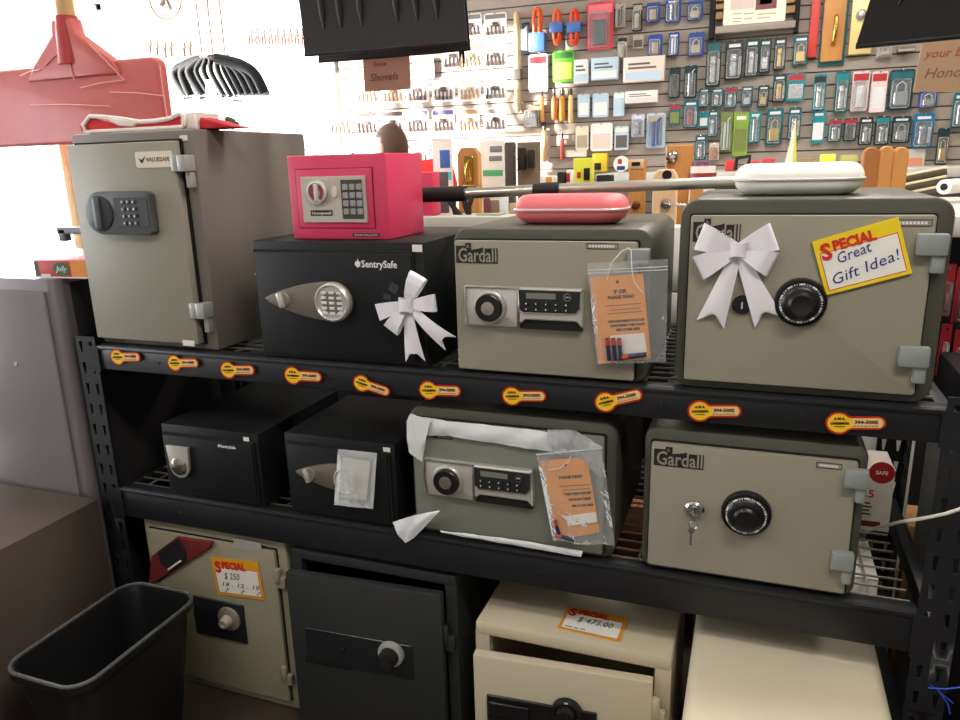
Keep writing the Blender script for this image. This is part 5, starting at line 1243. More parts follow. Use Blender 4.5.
row('the third lock row', 'lock packs, third row', [
 ((683,100,698,128),M_teal,L,'lock',mat('red_silver', (170,96,96), .3, metal=.5),'teal pack with red and silver tubes'), ((699,112,708,127),M_tealb,None,'panel',M_ltr,'small white angled card'), ((708,110,718,137),M_teal,L,'lock',M_lsil,'slim teal lock pack'),
 ((720,112,732,152),M_lg,None,'rod',mat('pale_part', (206,212,196), .4),'olive pack with pale parts'), ((733,112,748,156),mat('lime_pack', (128,164,60), .5),L,'panel',M_lg,'lime green pack'), ((749,111,761,143),M_tealb,L,'rod',M_lsil,'teal rod pack'),
 ((766,108,783,145),M_teal,L,'padlock',M_lbrs,'dark teal padlock pack with small brass key'), ((788,107,801,140),M_teal,L,'lock',M_lsil,'teal pack half hidden by the folded paper'), ((812,110,825,143),M_tealb,L,'panel',M_ltr,'white printed card with teal edge'),
 ((828,119,842,142),M_teal,M_rd,'lock',M_lsil,'small teal and red pack'), ((844,118,857,141),M_teald,M_rd,'lock',M_dk,'small dark pack with red edge'), ((859,117,873,145),M_dk,L,'lock',M_lsil,'black pack with silver lock'), ((875,116,890,145),M_dk,M_tealb,'lock',M_lsil,'black pack with teal header'), ((892,116,911,143),M_teald,L,'padlock',M_lsil,'wide dark pack with curved shackle'), ((913,113,934,148),mat('strong_blue_card', (18,104,150), .4),L,'lock',M_lsil,'strong blue lock pack')])
row('the upper right long row', 'long packs, upper right', [
 ((813,74,826,111),M_tealb,M_dk,'lock',M_lsil,'tall teal pack'), ((835,71,849,113),M_teal,M_tealb,'lock',M_lsil,'tall teal and silver pack'), ((852,71,869,111),mat('pinkwhite_card', (226,206,206), .4),M_rd,'tool',M_ltr,'white pack with red header'),
 ((871,71,887,112),mat('pinkwhite_card', (226,206,206), .4),M_rd,'panel',M_ltr,'white pack with small red corner'), ((889,69,914,110),M_teald,M_teal,'padlock',M_lsil,'wide dark teal cable lock pack'), ((919,88,938,108),M_bc,None,'padlock',M_lsil,'blue padlock pack'), ((953,92,968,128),M_teal,L,'lock',M_lsil,'teal pack at the right frame edge')])
row('the upper blue row by the poster', 'blue packs, upper row', [
 ((646,2,660,22),M_bc,None,'tool',M_tn,'blue pack with beige tool'), ((665,-2,681,22),M_bc,L,'rod',M_lsil,'dark blue pack'), ((687,0,703,20),M_bc,None,'padlock',M_tn,'plain blue padlock pack')])
row('the lower blue row by the poster', 'blue packs, lower row', [
 ((648,34,662,56),M_bc,None,'tool',M_tn,'blue pack with beige block'), ((668,32,679,56),M_bc,L,'rod',M_ltr,'blue pack with white rod'), ((688,32,704,56),M_bc,None,'padlock',M_tn,'blue padlock pack')])
row('the cluster beside the red pack', 'small metal part packs', [
 ((615,3,625,27),M_tn,None,'rod',M_dk,'beige pack with dark rod'), ((617,36,627,60),M_tn,M_dk,'tool',M_tn,'lower beige pack'), ((632,3,642,31),M_dk,M_tn,'tool',M_tn,'dark pack with beige hasp'), ((632.5,34,643,48),M_tn,None,'panel',mat('hinge_grey', (96,90,86), .4, metal=.5),'short beige hinge pack')])
row('the upper pale blue row', 'light blue cartons, upper row', [
 ((575,60,589,84),M_wb,None,'box',M_lb,'narrow white carton'), ((592,58,619,80),M_lb,None,'box',M_wb,'middle pale blue carton'), ((624,57,665,82),mat('peach_box', (222,206,196), .5),None,'box',M_lb,'widest pale carton with blue foot')])
row('the second pale blue row', 'light blue cartons, lower row', [
 ((577,94,589,117),M_lb,None,'panel',M_wb,'small light blue pack'), ((592,93,608,117),M_lb,None,'panel',M_wb,'wider light blue pack'), ((613,92,624,116),M_lb,M_wb,'panel',M_lb,'small white-headed blue pack'), ((626,91,658,103),M_wb,None,'box',mat('peach_box', (222,206,196), .5),'long low white carton')])
row('the bottom pale row', 'pale packs, bottom row', [
 ((590,123,612,151),M_wb,None,'panel',mat('peach_box', (222,206,196), .5),'large white card'), ((614,126,628,150),M_lb,M_wb,'panel',M_grey,'white and blue printed card'), ((631,114,644,137),mat('lilac_card', (190,196,214), .5),L,'lock',M_lsil,'lilac pack with dark part'), ((646,113,665,148),M_lb,M_tn,'rod',mat('blue_tool', (44,76,160), .4),'light blue pack with curved blue tool')])
row('the loose dark group', 'loose dark packs', [
 ((684,65,697,98),M_teald,None,'rod',M_chr,'dark pack with a bright chrome rod'), ((669,67,680,98),M_teald,None,'rod',M_dk,'dark green rod pack'), ((669,104,680,125),M_teal,M_rd,'panel',M_lg,'teal pack with red top left')])
row('the low oak-board row', 'low packs by the oak board', [
 ((695,135,706,160),M_teal,L,'lock',M_lsil,'teal pack with blue header'), ((709,143,719,160),mat('peach_box', (222,206,196), .5),None,'tool',M_cop,'pack with orange copper part'), ((937,128,949,165),M_teald,None,'padlock',M_lbrs,'dark green pack with brass ring')])
row('its short row', 'pale pouches', [((907,149,925,172),mat('clear_pouch', (196,190,184), .3),None,'panel',mat('orange_spot', (214,140,110), .5),'orange-spotted pale pouch by the three oak boards')])
row('the grey pieces under the right shovel', 'grey pieces by the right shovel', [((877,44,893,57),mat('grey_bag', (170,160,152), .4),None,'padlock',M_tn,'pale grey bagged part'), ((897,46,915,52),mat('grey_bar_card', (120,108,98), .5),None,'box',mat('grey_bag', (170,160,152), .4),'flat grey bar')])
# orange cords
for i, (q, lab) in enumerate((((529,6,546,52),'hank of orange cord with a long blue label, leftmost'), ((550,8,564,46),'hank of orange cord with blue label, middle of three'), ((567,8,582,46),'hank of orange-red cord with blue label, right of three'))):
    Y = YW-.07; x0, x1, z0, z1 = wpx(*q, Y); cx = (x0+x1)/2; w = x1-x0; h = z1-z0
    s = thing('cord_hank', lab, 'cord', (cx, Y, z0), 'orange cord hanks')
    mb = MB()
    for k in range(5):
        f = 1-.13*k; zz = (z0+z1)/2
        pts = [(cx+w*.42*f*math.sin(t*2*PI/24)*(.55+.45*abs(math.cos(t*2*PI/24))), Y-.012*(k % 2)-.004*k, zz+h*.47*(1-.05*k)*math.cos(t*2*PI/24)) for t in range(24)]
        mb.tube(pts, w*.055, n=6, closed=True)
    obj('cord', mb, mat('orange_cord' if i < 2 else 'orange_red_cord', (232,92,36) if i < 2 else (226,66,34), .5), s)
    obj('label', MB().box(x0+w*.04, x1-w*.04, Y-.03, Y+.02, z0+h*(.34 if i else .0), z0+h*(.62 if i else .42), b=.004), mat('cord_label', (66,104,168), .4), s)
    obj('hook', MB().tube([(cx, Y, z1-.01), (cx, YW-.011, z1-.01)], .004, n=6), M_chr, s)
s = pack('big red clamshell pack with a grey and black tool, top middle of the slat wall', (586,1,613,49), mat('pack_redpink', (214,66,80), .4), mat('pack_redpink2', (232,120,128), .4), 'tool', mat('tool_grey', (84,104,110), .35), None, name='tool_pack')
pack('dark teal slim pack beside the leftmost orange cord', (521,22,529,52), M_teald, None, 'rod', M_lsil, None)
pack('bright green bagged pack below the orange cords', (552,50,573,82), M_grn, mat('dkgreen', (50,110,40), .5), 'panel', mat('limeyell', (206,222,96), .5), None, name='seed_bag')
pack('white seed packet with small red print left of the green bag', (528,54,547,92), M_wb, M_rd, 'panel', mat('peach_box', (222,206,196), .5), None, name='seed_packet')
# wooden handles and tools in the middle
for i, (x0, y0, x1, y1, c, lab, nm) in enumerate((
 (514,12,520,112,(206,178,136),'long pale wooden pole standing against the slat wall left of the orange cords','wooden_pole'),
 (540,96,544,122,(226,178,92),'thin yellow handle hanging in the sunlit middle of the slat wall','hand_tool'),
 (551,97,557,120,(186,106,52),'brown handle hanging in the sunlit middle','hand_tool'),
 (559,96,565,121,(214,140,44),'orange handle hanging in the sunlit middle','hand_tool'),
 (568,95,573,123,(236,204,140),'pale wooden handle right of the orange handle','hand_tool'),
 (560,138,564,160,(206,84,76),'small red handle hanging above the counter bottles','hand_tool'),
 (541,130,547,162,(222,176,126),'tan wooden slat left of the small red handle','hand_tool'))):
    a = wpx(x0, y0, x1, y1, YW-.05)
    o = thing(nm, lab, 'tool', ((a[0]+a[1])/2, YW-.05, a[2]))
    w = a[1]-a[0]; cx = (a[0]+a[1])/2
    obj('shaft', MB().tube([(cx, YW-.045, a[2]), (cx, YW-.045, a[2]+w*.4), (cx, YW-.045, a[3]-w*.4), (cx, YW-.045, a[3])], [w*.35, w*.5, w*.45, w*.3], n=10), mat('stick%d' % i, c, .5), o)
    obj('hook', MB().box(cx-.004, cx+.004, YW-.045, YW-.011, a[3]-.012, a[3]-.004), M_chr, o)
    if i == 0: obj('clip', MB().box(cx-w*.7, cx+w*.7, YW-.08, YW-.02, at(517,81,Y=YW).z, at(517,70,Y=YW).z, b=.004), mat('grey_clip', (92,90,84), .5), o)
    else: obj('tip', MB().tube([(cx, YW-.045, a[3]-w*.2), (cx, YW-.045, a[3]+w*1.2)], w*.25, n=8), M_dk, o)
pack('brown card with a round black tool, at the left of the sunlit middle', (523,104,541,128), mat('brown_grey_card', (120,102,86), .5), None, 'padlock', M_dk, None, name='tool_card')
pack('cream card with small brass part in the sunlit middle', (575,126,588,150), mat('cream_card', (232,220,190), .5), None, 'panel', M_tn, None, name='tool_card')
pack('cream card right of the red handle in the sunlit middle', (565,150,586,157), mat('cream_card', (232,220,190), .5), None, 'panel', M_wb, None, name='tool_card')
# panels at upper right
for (q, m, lab, nm, hm) in (((810,-8,819,57), mat('level_red', (206,66,58), .45), 'long red level hanging right of the white poster', 'spirit_level', None),
    ((823,-10,845,61), M_oak, 'orange oak door panel with a brass pull handle on the slat wall', 'door_panel', M_brass), ((851,-8,874,54), mat('brass_sheet', (226,204,136), .35, metal=.25), 'yellow brass plate with a round knob beside the oak door panel', 'push_plate', M_lsil)):
    a = wpx(*q, YW-.06); o = thing(nm, lab, 'display', ((a[0]+a[1])/2, YW-.06, a[2])); cx = (a[0]+a[1])/2; w = a[1]-a[0]
    if nm == 'door_panel': obj('teal_board', MB().box(a[0]-w*.06, a[1]+w*.14, YW-.035, YW-.013, a[2]-.02, a[3], b=.002), M_teal, o)
    obj('panel', MB().box(a[0], a[1], YW-.06, YW-.034 if nm == 'door_panel' else YW-.013, a[2], a[3], b=.004), m, o)
    if nm == 'door_panel':
        p = at(835, 30, Y=YW-.06)
        obj('pull_handle', MB().tube([(p.x, YW-.06, p.z+.075), (p.x, YW-.10, p.z+.06), (p.x, YW-.105, p.z), (p.x-.005, YW-.10, p.z-.06), (p.x-.005, YW-.06, p.z-.08)], [.012,.010,.012,.010,.014], n=10), hm, o)
    if nm == 'push_plate':
        p = at(861, 15, Y=YW-.06); obj('knob', MB().lathe((p.x, YW-.06, p.z), [(0,0),(.028,0),(.022,-.014),(.026,-.034),(.016,-.048),(0,-.05)], n=22), hm, o)
# poster and its shelf frame
a = wpx(711, -14, 799, 31, YW-.08)
s = thing('poster_rack', 'dark framed wooden rack behind the white poster', 'rack', ((a[0]+a[1])/2, YW-.05, a[2]))
for (x0, x1, yb) in ((710,715,38), (795,800,32)):
    q = wpx(x0, -14, x1, yb, YW-.07); obj('upright', MB().box(q[0], q[1], YW-.09, YW-.014, q[2], q[3]), M_gap, s)
q = wpx(716, 24, 795, 31, YW-.08); obj('ledge', MB().box(q[0], q[1], YW-.11, YW-.014, q[2], q[3], b=.002), mat('grey_ledge', (150,138,128), .5), s)
for (yy0, yy1) in ((1,6), (9,16), (-8,-2)):
    q = wpx(716, yy0, 795, yy1, YW-.05); obj('plank', MB().box(q[0], q[1], YW-.06, YW-.02, q[2], q[3]), mat('tan_plank', (190,152,104), .6), s)
q = wpx(724, -12, 786, 23.2, YW-.10)
s = thing('poster', 'white advert poster with a dark red photo standing on the rack ledge', 'poster', ((q[0]+q[1])/2, YW-.10, q[2]))
b_ = obj('sheet', MB().box(q[0], q[1], YW-.104, YW-.10, q[2], q[3]), mat('poster_paper', (240,226,210), .6), s)
def ptile(n, qq, m): r = wpx(*qq, YW-.105); obj(n, MB().box(r[0], r[1], YW-.1052, YW-.104, r[2], r[3]), m, b_)
ptile('tint_panel', (731,-10,754,9), mat('mauve_print', (214,192,184), .6)); ptile('photo', (756,-10,777,9), mat('maroon_print', (120,62,66), .5)); ptile('photo_inset', (760,-4,772,4), mat('pink_print', (196,130,130), .5))
for i, (x0, x1, y) in enumerate(((733,742,13), (744,754,13), (757,776,13), (733,742,18), (744,752,18), (757,770,17), (733,741,21))): ptile('text_line', (x0, y, x1, y+1.2), M_tn)
# key blank packs to the left
M_kd = mat('key_dark', (74,62,58), .4, metal=.4); M_kv = mat('violet_print', (96,90,150), .5); M_kg = mat('grey_print', (128,120,112), .5); M_ko = mat('ochre_parts', (170,130,96), .4, metal=.3)
M_kw = mat('white_key_card', (234,230,232), .5)
kr = [('the topmost key row', 12, 36, [(458,M_kg),(483,M_kg)]),
      ('the second key row', 41, 67, [(441,M_kg),(458,M_ko),(483,M_kg)]),
      ('the third key row', 75, 100, [(354,M_ko),(380,M_ko),(405,M_kg),(431,M_kv),(457,M_ko),(483,M_kg)]),
      ('the fourth key row', 107, 131, [(327,M_ko),(354,M_kd),(380,M_kd),(405,M_kv),(431,M_kv),(456,M_ko),(483,M_kg)]),
      ('the lowest key row', 140, 163, [(302,M_kg),(327,M_kg),(354,M_kg),(405,M_kv),(456,M_kv)]),
      ]
for desc, y0, y1, xs in kr:
    for i, (x, pm) in enumerate(xs):
        dy = (494-x)*.028
        pack('white key-blank pack, %s from the left in %s' % (ORD[i], desc), (x, y0+dy, x+23, y1+dy), M_kw, pm, 'keys', M_ko if pm is M_ko else M_kd, 'white key-blank packs on the slat wall', off=.02, name='key_pack')

# boot print card beside the pink sign
pack('white card with a grey boot-shaped picture beside the pinkish sign', (412,57,433,79), M_wb, None, 'panel', M_kg, None, name='picture_card')

# ================================================================ SUNLIT LEFT: HOOK RACK, WALL CLOCK, SMALL TOOLS
Yk = 2.6
s = thing('hose_rack', 'white wire rack hung on rods that holds curved black hoses', 'rack', tuple(at(215, 103, Y=Yk)))
q0 = at(190, 103, Y=Yk); q1 = at(238, 99, Y=Yk)
obj('tray', MB().box(q0.x, q1.x, Yk-.05, Yk+.05, q0.z-.012, q0.z+.004, b=.002), mat('white_rack', (214,224,240), .4), s)
obj('back_plate', MB().box(at(207,90,Y=Yk).x, at(217,90,Y=Yk).x, Yk-.01, Yk, q0.z, at(210,80,Y=Yk).z), mat('white_rack', (214,224,240), .4), s)
for x in (202, 213, 225):
    p = at(x, 56, Y=Yk); obj('rod', MB().tube([p, (p.x, Yk, ZC)], .006, n=8), mat('brown_rod', (128,104,96), .5), s)
tp = at(208, 56, Y=Yk)
obj('top_bar', MB().tube([at(200, 56, Y=Yk), at(228, 56, Y=Yk)], .012, n=8).tube([at(213, 57, Y=Yk+.2), at(213, 57, Y=Yk-.2)], .01, n=8), mat('brown_rod', (128,104,96), .5), s)
for i in range(12):
    f = i/11; x0 = 168+f*80; xe = 190+f*75 if i > 1 else 188+i*3; xm = 172+f*86
    ye = 97-2*f
    if 3 <= i <= 7: cx_ = x0+10
    o = thing('black_hose', 'curved black hose, %s from the left of the row hanging over the white rack' % ORD[i], 'hose', tuple(at(xe, ye, Y=Yk-.03-.01*(i % 3))), 'curved black hoses on the white rack')
    yy = Yk+.22-.045*i
    pts = [at(200+f*26-3, 57+abs(f-.5)*6, Y=yy), at((200+f*26)*.55+xm*.45-2+f*3, 59+abs(f-.5)*12, Y=yy), at(xm*.9+20+f*3, 72+abs(f-.4)*5, Y=yy), at(xe, ye, Y=yy)]
    # smooth curve through the four points
    def cr(t):
        P = [pts[0]]+pts+[pts[-1]]; k = min(int(t*3), 2); u = t*3-k; a, b, c, d = P[k], P[k+1], P[k+2], P[k+3]
        return .5*((2*b)+(c-a)*u+(2*a-5*b+4*c-d)*u*u+(3*b-a-3*c+d)*u**3)
    obj('hose', MB().tube([cr(t/14) for t in range(15)], .017 if 3 <= i <= 7 else .030, n=10), mat('black_hose_rubber', (22,23,27), .6, spec=.2), o)
    obj('end_ring', MB().tube([cr(.97), cr(1.0)], .020 if 3 <= i <= 7 else .033, n=10), M_blk, o)
# round wire wreath/clock at top
p = at(165, -2, Y=2.9)
s = thing('wall_clock', 'round thin-rimmed clock hanging against the bright window at the top left', 'clock', (p.x, 2.9, p.z))
R = at(181, -2, Y=2.9).x-p.x
obj('rim', MB().tube([(p.x+R*math.cos(t*PI/20), 2.9, p.z+R*1.0*math.sin(t*PI/20)) for t in range(40)], .008, n=8, closed=True).tube([(p.x+R*.84*math.cos(t*PI/20), 2.9, p.z+R*.84*math.sin(t*PI/20)) for t in range(40)], .005, n=6, closed=True), mat('thin_brown_rim', (124,104,92), .4), s)
obj('face', MB().lathe((p.x, 2.915, p.z), [(0,0),(R*.8,0),(R*.8,-.004),(0,-.004)], n=36), M_paper, s)
obj('hands', MB().tube([(p.x, 2.905, p.z), (p.x+R*.2, 2.905, p.z-R*.55)], .01, n=6).tube([(p.x, 2.905, p.z), (p.x-R*.35, 2.905, p.z-R*.3)], .013, n=6), mat('thin_brown_rim', (124,104,92), .4), s)
obj('hanger', MB().tube([(p.x, 2.9, p.z+R), (p.x, 2.9, ZC)], .004, n=6), M_str, s)
# small hooks left of hoses, row of clippers to the right
for i, (x, y0, y1) in enumerate(((147,40,53),(154,42,56),(162,42,58),(168,41,57),(181,42,57),(187,41,56))):
    a = wpx(x, y0, x+4, y1, 3.2); o = thing('hanging_tool', 'small faded brown tool, %s from the left in the row beside the black hoses' % ORD[i], 'tool', ((a[0]+a[1])/2, 3.2, a[2]), 'faded tools hanging by the window')
    obj('head', MB().box(a[0], a[1], 3.2, 3.22, a[3]-.04, a[3], b=.004), mat('faded_brown', (96,74,58), .5), o)
    obj('shank', MB().tube([((a[0]+a[1])/2, 3.21, a[2]), ((a[0]+a[1])/2, 3.21, a[3]-.03)], .01, n=8), mat('faded_brown', (96,74,58), .5), o)
a = at(145, 40, Y=3.21); b = at(193, 40, Y=3.21)
s = thing('hanging_rail', 'thin white rail carrying the faded brown tools', 'rail', tuple(a)); obj('rail', MB().tube([a+Vector((0,0,.012)), Vector((b.x, b.y, a.z+.012))], .006, n=6), M_wht, s)
for x in (a.x+.05, b.x-.05): obj('wire', MB().tube([(x, 3.21, a.z+.012), (x, 3.21, ZC)], .003, n=6), M_wht, s)
for i in range(9):
    x = 247+i*6.6; a = wpx(x, 28, x+5, 44, 3.6)
    o = thing('hanging_pliers', 'dark-jawed pliers with pink handles, %s from the left in the faint row' % ORD[i], 'tool', ((a[0]+a[1])/2, 3.6, a[2]), 'pliers row on the bright wall')
    m = (a[2]+a[3])/2; cx = (a[0]+a[1])/2; w = a[1]-a[0]
    obj('jaws', MB().poly([(cx-w*.45, m), (cx+w*.45, m), (cx+w*.3, a[3]), (cx-w*.3, a[3])], 3.6, 3.62, b=.002), mat('jaw_dark', (58,52,54), .4), o)
    for sgn in (-1, 1): obj('grip', MB().tube([(cx+sgn*w*.1, 3.61, m), (cx+sgn*w*.35, 3.61, (m+a[2])/2), (cx+sgn*w*.25, 3.61, a[2])], .009, n=8), mat('pink_grip', (206,84,72), .45), o)
a = at(245, 30, Y=3.64); b = at(307, 30, Y=3.64)
s = thing('hanging_rail', 'thin white rail behind the row of pliers', 'rail', tuple(a)); obj('rail', MB().tube([a, Vector((b.x, b.y, a.z))], .006, n=6), M_wht, s)
for x in (a.x+.05, b.x-.05): obj('wire', MB().tube([(x, 3.64, a.z), (x, 3.64, ZC)], .003, n=6), M_wht, s)
# brown horizontal handles at top left, tan post under the red shovel
for i, (y0, y1) in enumerate(((1,3.5), (16,20))):
    p = at(-30, y0-3, Y=2.2+.15*i); q = at(57, y1, Y=2.2+.15*i)
    o = thing('broom_handle', ('upper','lower')[i]+' brown broom handle lying across behind the wooden shovel handle', 'handle', tuple(q), 'broom handles at top left')
    obj('handle', MB().tube([p, q], .011, n=10), mat('brown_handle', (196,140,112), .5), o); obj('cap', MB().tube([q, q+(q-p).normalized()*.02], .0125, n=10), M_sr, o)
    for pp_ in (p*.8+q*.2, p*.2+q*.8): obj('hanger', MB().tube([pp_, (pp_.x, pp_.y, ZC)], .003, n=6), M_str, o)
a = at(64, 160, Y=.95)
o = thing('wooden_post', 'pale orange wooden post standing behind the tall taupe safe', 'post', (a.x+.02, .96, FZ))
obj('post', MB().box(a.x-.008, a.x+.03, .94, .98, FZ, at(64, 142, Y=.95).z, b=.003), mat('orange_pale_wood', (234,196,146), .5, var=.1), o); obj('foot', MB().box(a.x-.05, a.x+.11, .90, 1.02, FZ, FZ+.03, b=.004), M_wood, o)

# ================================================================ PERSON
def skin(name, verts, edges, rad, m, par, sub=2):
    me = bpy.data.meshes.new(name); me.from_pydata([Vector(v) for v in verts], edges, []); o = bpy.data.objects.new(name, me); C.objects.link(o)
    mo = o.modifiers.new('s', 'SKIN'); 
    for v, r in zip(me.skin_vertices[0].data, rad): v.radius = r if isinstance(r, tuple) else (r, r)
    me.skin_vertices[0].data[0].use_root = True; mo.use_smooth_shade = True
    su = o.modifiers.new('b', 'SUBSURF'); su.levels = sub; su.render_levels = sub
    dg = bpy.context.evaluated_depsgraph_get(); dg.update(); m2 = bpy.data.meshes.new_from_object(o.evaluated_get(dg))
    bm = bmesh.new(); bm.from_mesh(m2); bpy.data.objects.remove(o); bpy.data.meshes.remove(m2)
    return obj(name, bm, m, par, smooth=80)
Yp = 3.05
hd = at(391, 148, Y=Yp)              # centre of the head
hx, hz = hd.x, hd.z; HS = 1.18
P = thing('person', 'person in a red shirt with short brown hair, seen from behind over the pink safe', 'person', (hx+.08, Yp, FZ))
M_skin = mat('skin_tone', (214,160,132), .5, var=.04); M_hair = mat('brown_hair', (84,58,42), .7, var=.3, scale=120, bump=.5); M_shirt = mat('red_shirt', (214,36,34), .75, var=.08); M_trou = mat('dark_trousers', (52,54,62), .8)
sh = hz-.15      # stooping: shoulders almost level with the head
bx = hx+.16
hipz = FZ+(sh-FZ)*.60; kz = FZ+(sh-FZ)*.31
V = [(bx,Yp,hipz), (bx,Yp,(hipz+sh)/2), (bx,Yp,sh-.04), (bx-.08,Yp+.01,sh+.02), (hx+.02,Yp,hz-.09), (bx+.19,Yp,sh), (bx+.24,Yp-.02,sh-.28), (bx+.20,Yp+.16,sh-.42), (bx+.16,Yp+.24,sh-.42),
     (bx-.19,Yp,sh), (bx-.25,Yp-.02,sh-.28), (bx-.22,Yp+.16,sh-.42), (bx-.18,Yp+.24,sh-.42), (bx+.10,Yp,hipz-.06), (bx+.11,Yp+.01,kz), (bx+.11,Yp,FZ+.09), (bx+.12,Yp+.12,FZ+.035), (bx-.10,Yp,hipz-.06), (bx-.11,Yp+.01,kz), (bx-.11,Yp,FZ+.09), (bx-.12,Yp+.12,FZ+.035)]
E_ = [(0,1),(1,2),(2,3),(3,4),(2,5),(5,6),(6,7),(7,8),(2,9),(9,10),(10,11),(11,12),(0,13),(13,14),(14,15),(15,16),(0,17),(17,18),(18,19),(19,20)]
Rr = [(.11,.08),(.10,.07),(.09,.06),.045,.055,.05,.045,.036,.028,.065,.045,.036,.028,.085,.06,.045,.035,.085,.06,.045,.035]
b_ = skin('body', V, E_, Rr, M_skin, P)
Vs = [(bx,Yp,hipz+.0),(bx,Yp,(hipz+sh)/2),(bx,Yp,sh-.035),(bx-.06,Yp,sh+.0),(bx+.19,Yp,sh+.005),(bx+.235,Yp-.02,sh-.2),(bx-.19,Yp,sh+.005),(bx-.245,Yp-.02,sh-.2)]
skin('shirt', Vs, [(0,1),(1,2),(2,3),(2,4),(4,5),(2,6),(6,7)], [(.19,.14),(.18,.13),(.17,.13),.085,.10,.08,.10,.08], M_shirt, b_)
Vt = [(bx,Yp,hipz+.03),(bx+.10,Yp,hipz-.08),(bx+.11,Yp+.01,kz),(bx+.11,Yp,FZ+.10),(bx-.10,Yp,hipz-.08),(bx-.11,Yp+.01,kz),(bx-.11,Yp,FZ+.10)]
skin('trousers', Vt, [(0,1),(1,2),(2,3),(0,4),(4,5),(5,6)], [(.16,.125),.10,.075,.065,.10,.075,.065], M_trou, b_)
for sg in (1, -1): obj('shoe', MB().box(bx+sg*.115-.05, bx+sg*.115+.05, Yp-.07, Yp+.2, FZ+.001, FZ+.08, b=.03, seg=3), M_blkm, b_)
# head turned to the left, face away from the camera's side
Th = Matrix.Translation((hx, Yp, hz)) @ Matrix.Rotation(math.radians(74), 4, 'Z') @ Matrix.Scale(HS, 4)   # local +y = facing
t = bmesh.new(); bmesh.ops.create_uvsphere(t, u_segments=36, v_segments=24, radius=1)
for v in t.verts:
    x, y, z = v.co
    jaw = max(0, -z); w = .078*(1-.28*jaw**1.5); d = .098*(1-.10*jaw)
    Y_ = y*d + (.012 if y > 0 and z < -.2 else 0); Z_ = z*.122
    if y > .75 and abs(x) < .22 and -.35 < z < .12: Y_ += .020*(1-abs(x)/.22)*(1-abs(z+.2)/.33 if abs(z+.2) < .33 else 0)   # nose
    if y > .6 and .02 < z < .25 and .15 < abs(x) < .5: Y_ -= .006
    if y > .6 and -.62 < z < -.48 and abs(x) < .3: Y_ += .004
    v.co = (x*w, Y_, Z_)
bmesh.ops.transform(t, matrix=Th, verts=t.verts)
h_ = obj('head', MB()._merge(t, 0), M_skin, P, smooth=80)
t = bmesh.new(); bmesh.ops.create_uvsphere(t, u_segments=36, v_segments=24, radius=1)
for v in list(t.verts):
    x, y, z = v.co
    lim = -.45 if y < .1 else .38+.2*y
    if z < lim: v.co = (x*.070, y*.088, max(z, lim-.25)*.112)
    else: v.co = (x*.084, y*.104, z*.130)
bmesh.ops.transform(t, matrix=Th, verts=t.verts)
obj('hair', MB()._merge(t, 0), M_hair, h_, smooth=80)
for sg in (-1, 1):
    obj('ear', MB(Th).ball((sg*.080, -.004, -.005), (.010, .020, .032)), M_skin, h_)
    obj('eye', MB(Th).ball((sg*.030, .088, .008), (.011, .008, .008)), M_ltr, h_)
obj('mouth', MB(Th).box(-.022, .022, .090, .099, -.066, -.060, b=.002), mat('lip', (176,104,96), .5), h_)
# simple relaxed hands with five separate fingers
for sg in (1, -1):
    wx, wy, wz = (bx+.16 if sg > 0 else bx-.18), Yp+.24, sh-.42
    vs = [(wx,wy,wz),(wx,wy+.045,wz),(wx,wy+.085,wz)]; es = [(0,1),(1,2)]; rs = [.022,(.036,.016),(.036,.014)]
    for k in range(4):
        fx = wx+(k-1.5)*.019; n0 = len(vs); L_ = (.034,.040,.037,.028)[k]
        vs += [(fx, wy+.09, wz), (fx, wy+.09+L_, wz-.006), (fx, wy+.09+L_*1.7, wz-.022)]; es += [(2,n0),(n0,n0+1),(n0+1,n0+2)]; rs += [.0085,.008,.007]
    n0 = len(vs); vs += [(wx-sg*.034, wy+.035, wz-.004), (wx-sg*.052, wy+.06, wz-.010), (wx-sg*.056, wy+.085, wz-.014)]; es += [(1,n0),(n0,n0+1),(n0+1,n0+2)]; rs += [.011,.009,.0075]
    skin('hand', vs, es, rs, M_skin, b_, sub=1)
# ================================================================ LIGHT
w = bpy.data.worlds.new('sky'); SC.world = w; w.use_nodes = True; nt = w.node_tree; bg = nt.nodes['Background']
tc = nt.nodes.new('ShaderNodeTexCoord'); sp = nt.nodes.new('ShaderNodeSeparateXYZ'); cr = nt.nodes.new('ShaderNodeValToRGB')
nt.links.new(tc.outputs['Generated'], sp.inputs[0]); nt.links.new(sp.outputs['Z'], cr.inputs[0])
cr.color_ramp.elements[0].position = 0; cr.color_ramp.elements[0].color = (.86,.86,.84,1); cr.color_ramp.elements[1].position = .6; cr.color_ramp.elements[1].color = (.95,.98,1,1)
nt.links.new(cr.outputs[0], bg.inputs[0]); bg.inputs[1].default_value = 5.0
def area(name, loc, rot, sx, sy, e, col=(1,1,1), spread=180):
    l = bpy.data.lights.new(name, 'AREA'); l.shape = 'RECTANGLE'; l.size = sx; l.size_y = sy; l.energy = e; l.color = col; l.spread = math.radians(spread)
    o = bpy.data.objects.new(name, l); C.objects.link(o); o.location = loc; o.rotation_euler = rot; return o
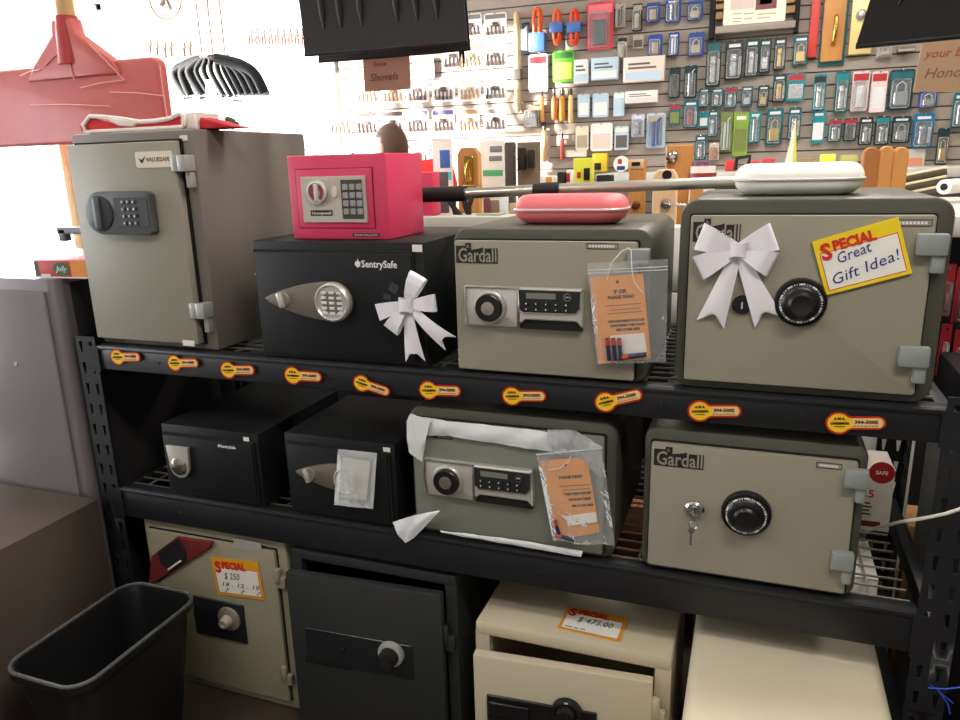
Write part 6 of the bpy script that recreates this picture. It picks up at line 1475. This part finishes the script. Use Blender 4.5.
# daylight through the two windows
area('window_daylight', (XL+.02, (LY0+LY1)/2, 1.55), (0, -PI/2, 0), 2.2, 2.8, 240, (.95,.98,1))
area('window_daylight', ((WX0+WX1)/2, YW-.03, 1.62), (-PI/2, 0, 0), 2.1, 2.1, 110, (.97,.99,1))
# ceiling fluorescent fixtures
M_tube = mat('lit_diffuser', (255,250,238), .5, emit=3)
for i, (x, y, e) in enumerate(((.7,-1.3,32), (-1.7,-1.9,22), (.35,.35,34), (.2,2.3,34), (-2.6,1.0,12), (1.9,2.2,20))):
    s = thing('ceiling_light', 'ceiling light fixture above the shop, fitting %s' % ('over the right end of the rack','over the left end of the rack','straight above the right rack shelf','over the slat wall','over the left aisle','over the right aisle')[i], 'light', (x, y, ZC-.06))
    obj('housing', MB().box(x-.62, x+.62, y-.16, y+.16, ZC-.045, ZC, b=.004), M_wht, s); obj('diffuser', MB().box(x-.60, x+.60, y-.14, y+.14, ZC-.055, ZC-.046), M_tube, s)
    area('ceiling_lamp', (x, y, ZC-.07), (0, 0, 0), 1.15, .26, e, (1,.95,.86))
sl = bpy.data.lights.new('sun', 'SUN'); sl.energy = 34; sl.angle = math.radians(1.0); sl.color = (1,.93,.82)
so = bpy.data.objects.new('sun', sl); C.objects.link(so)
d = Vector((.80, .56, -.10)).normalized(); so.rotation_euler = d.to_track_quat('-Z', 'Y').to_euler(); so.location = (-8, 0, 4)
area('left_fill_light', (XL+.05, -1.6, 1.4), (0, -PI/2, 0), 2.0, 1.6, 90, (.92,.96,1))  # added fill for the left foreground, no door in this wall
# soft fill light added behind the camera
area('front_fill_light', (-.3, YF+.1, 1.5), (PI/2, 0, 0), 3.5, 2.0, 14, (1,.98,.95))
vs = SC.view_settings; vs.view_transform = 'Standard'; vs.look = 'None'; vs.gamma = 1; vs.exposure = 0.0
try: vs.use_curve_mapping = False
except Exception: pass
SC.cycles.max_bounces = 6; SC.cycles.transparent_max_bounces = 16; SC.cycles.use_denoising = True
SC.cycles.caustics_reflective = False; SC.cycles.caustics_refractive = False; SC.cycles.sample_clamp_indirect = 4
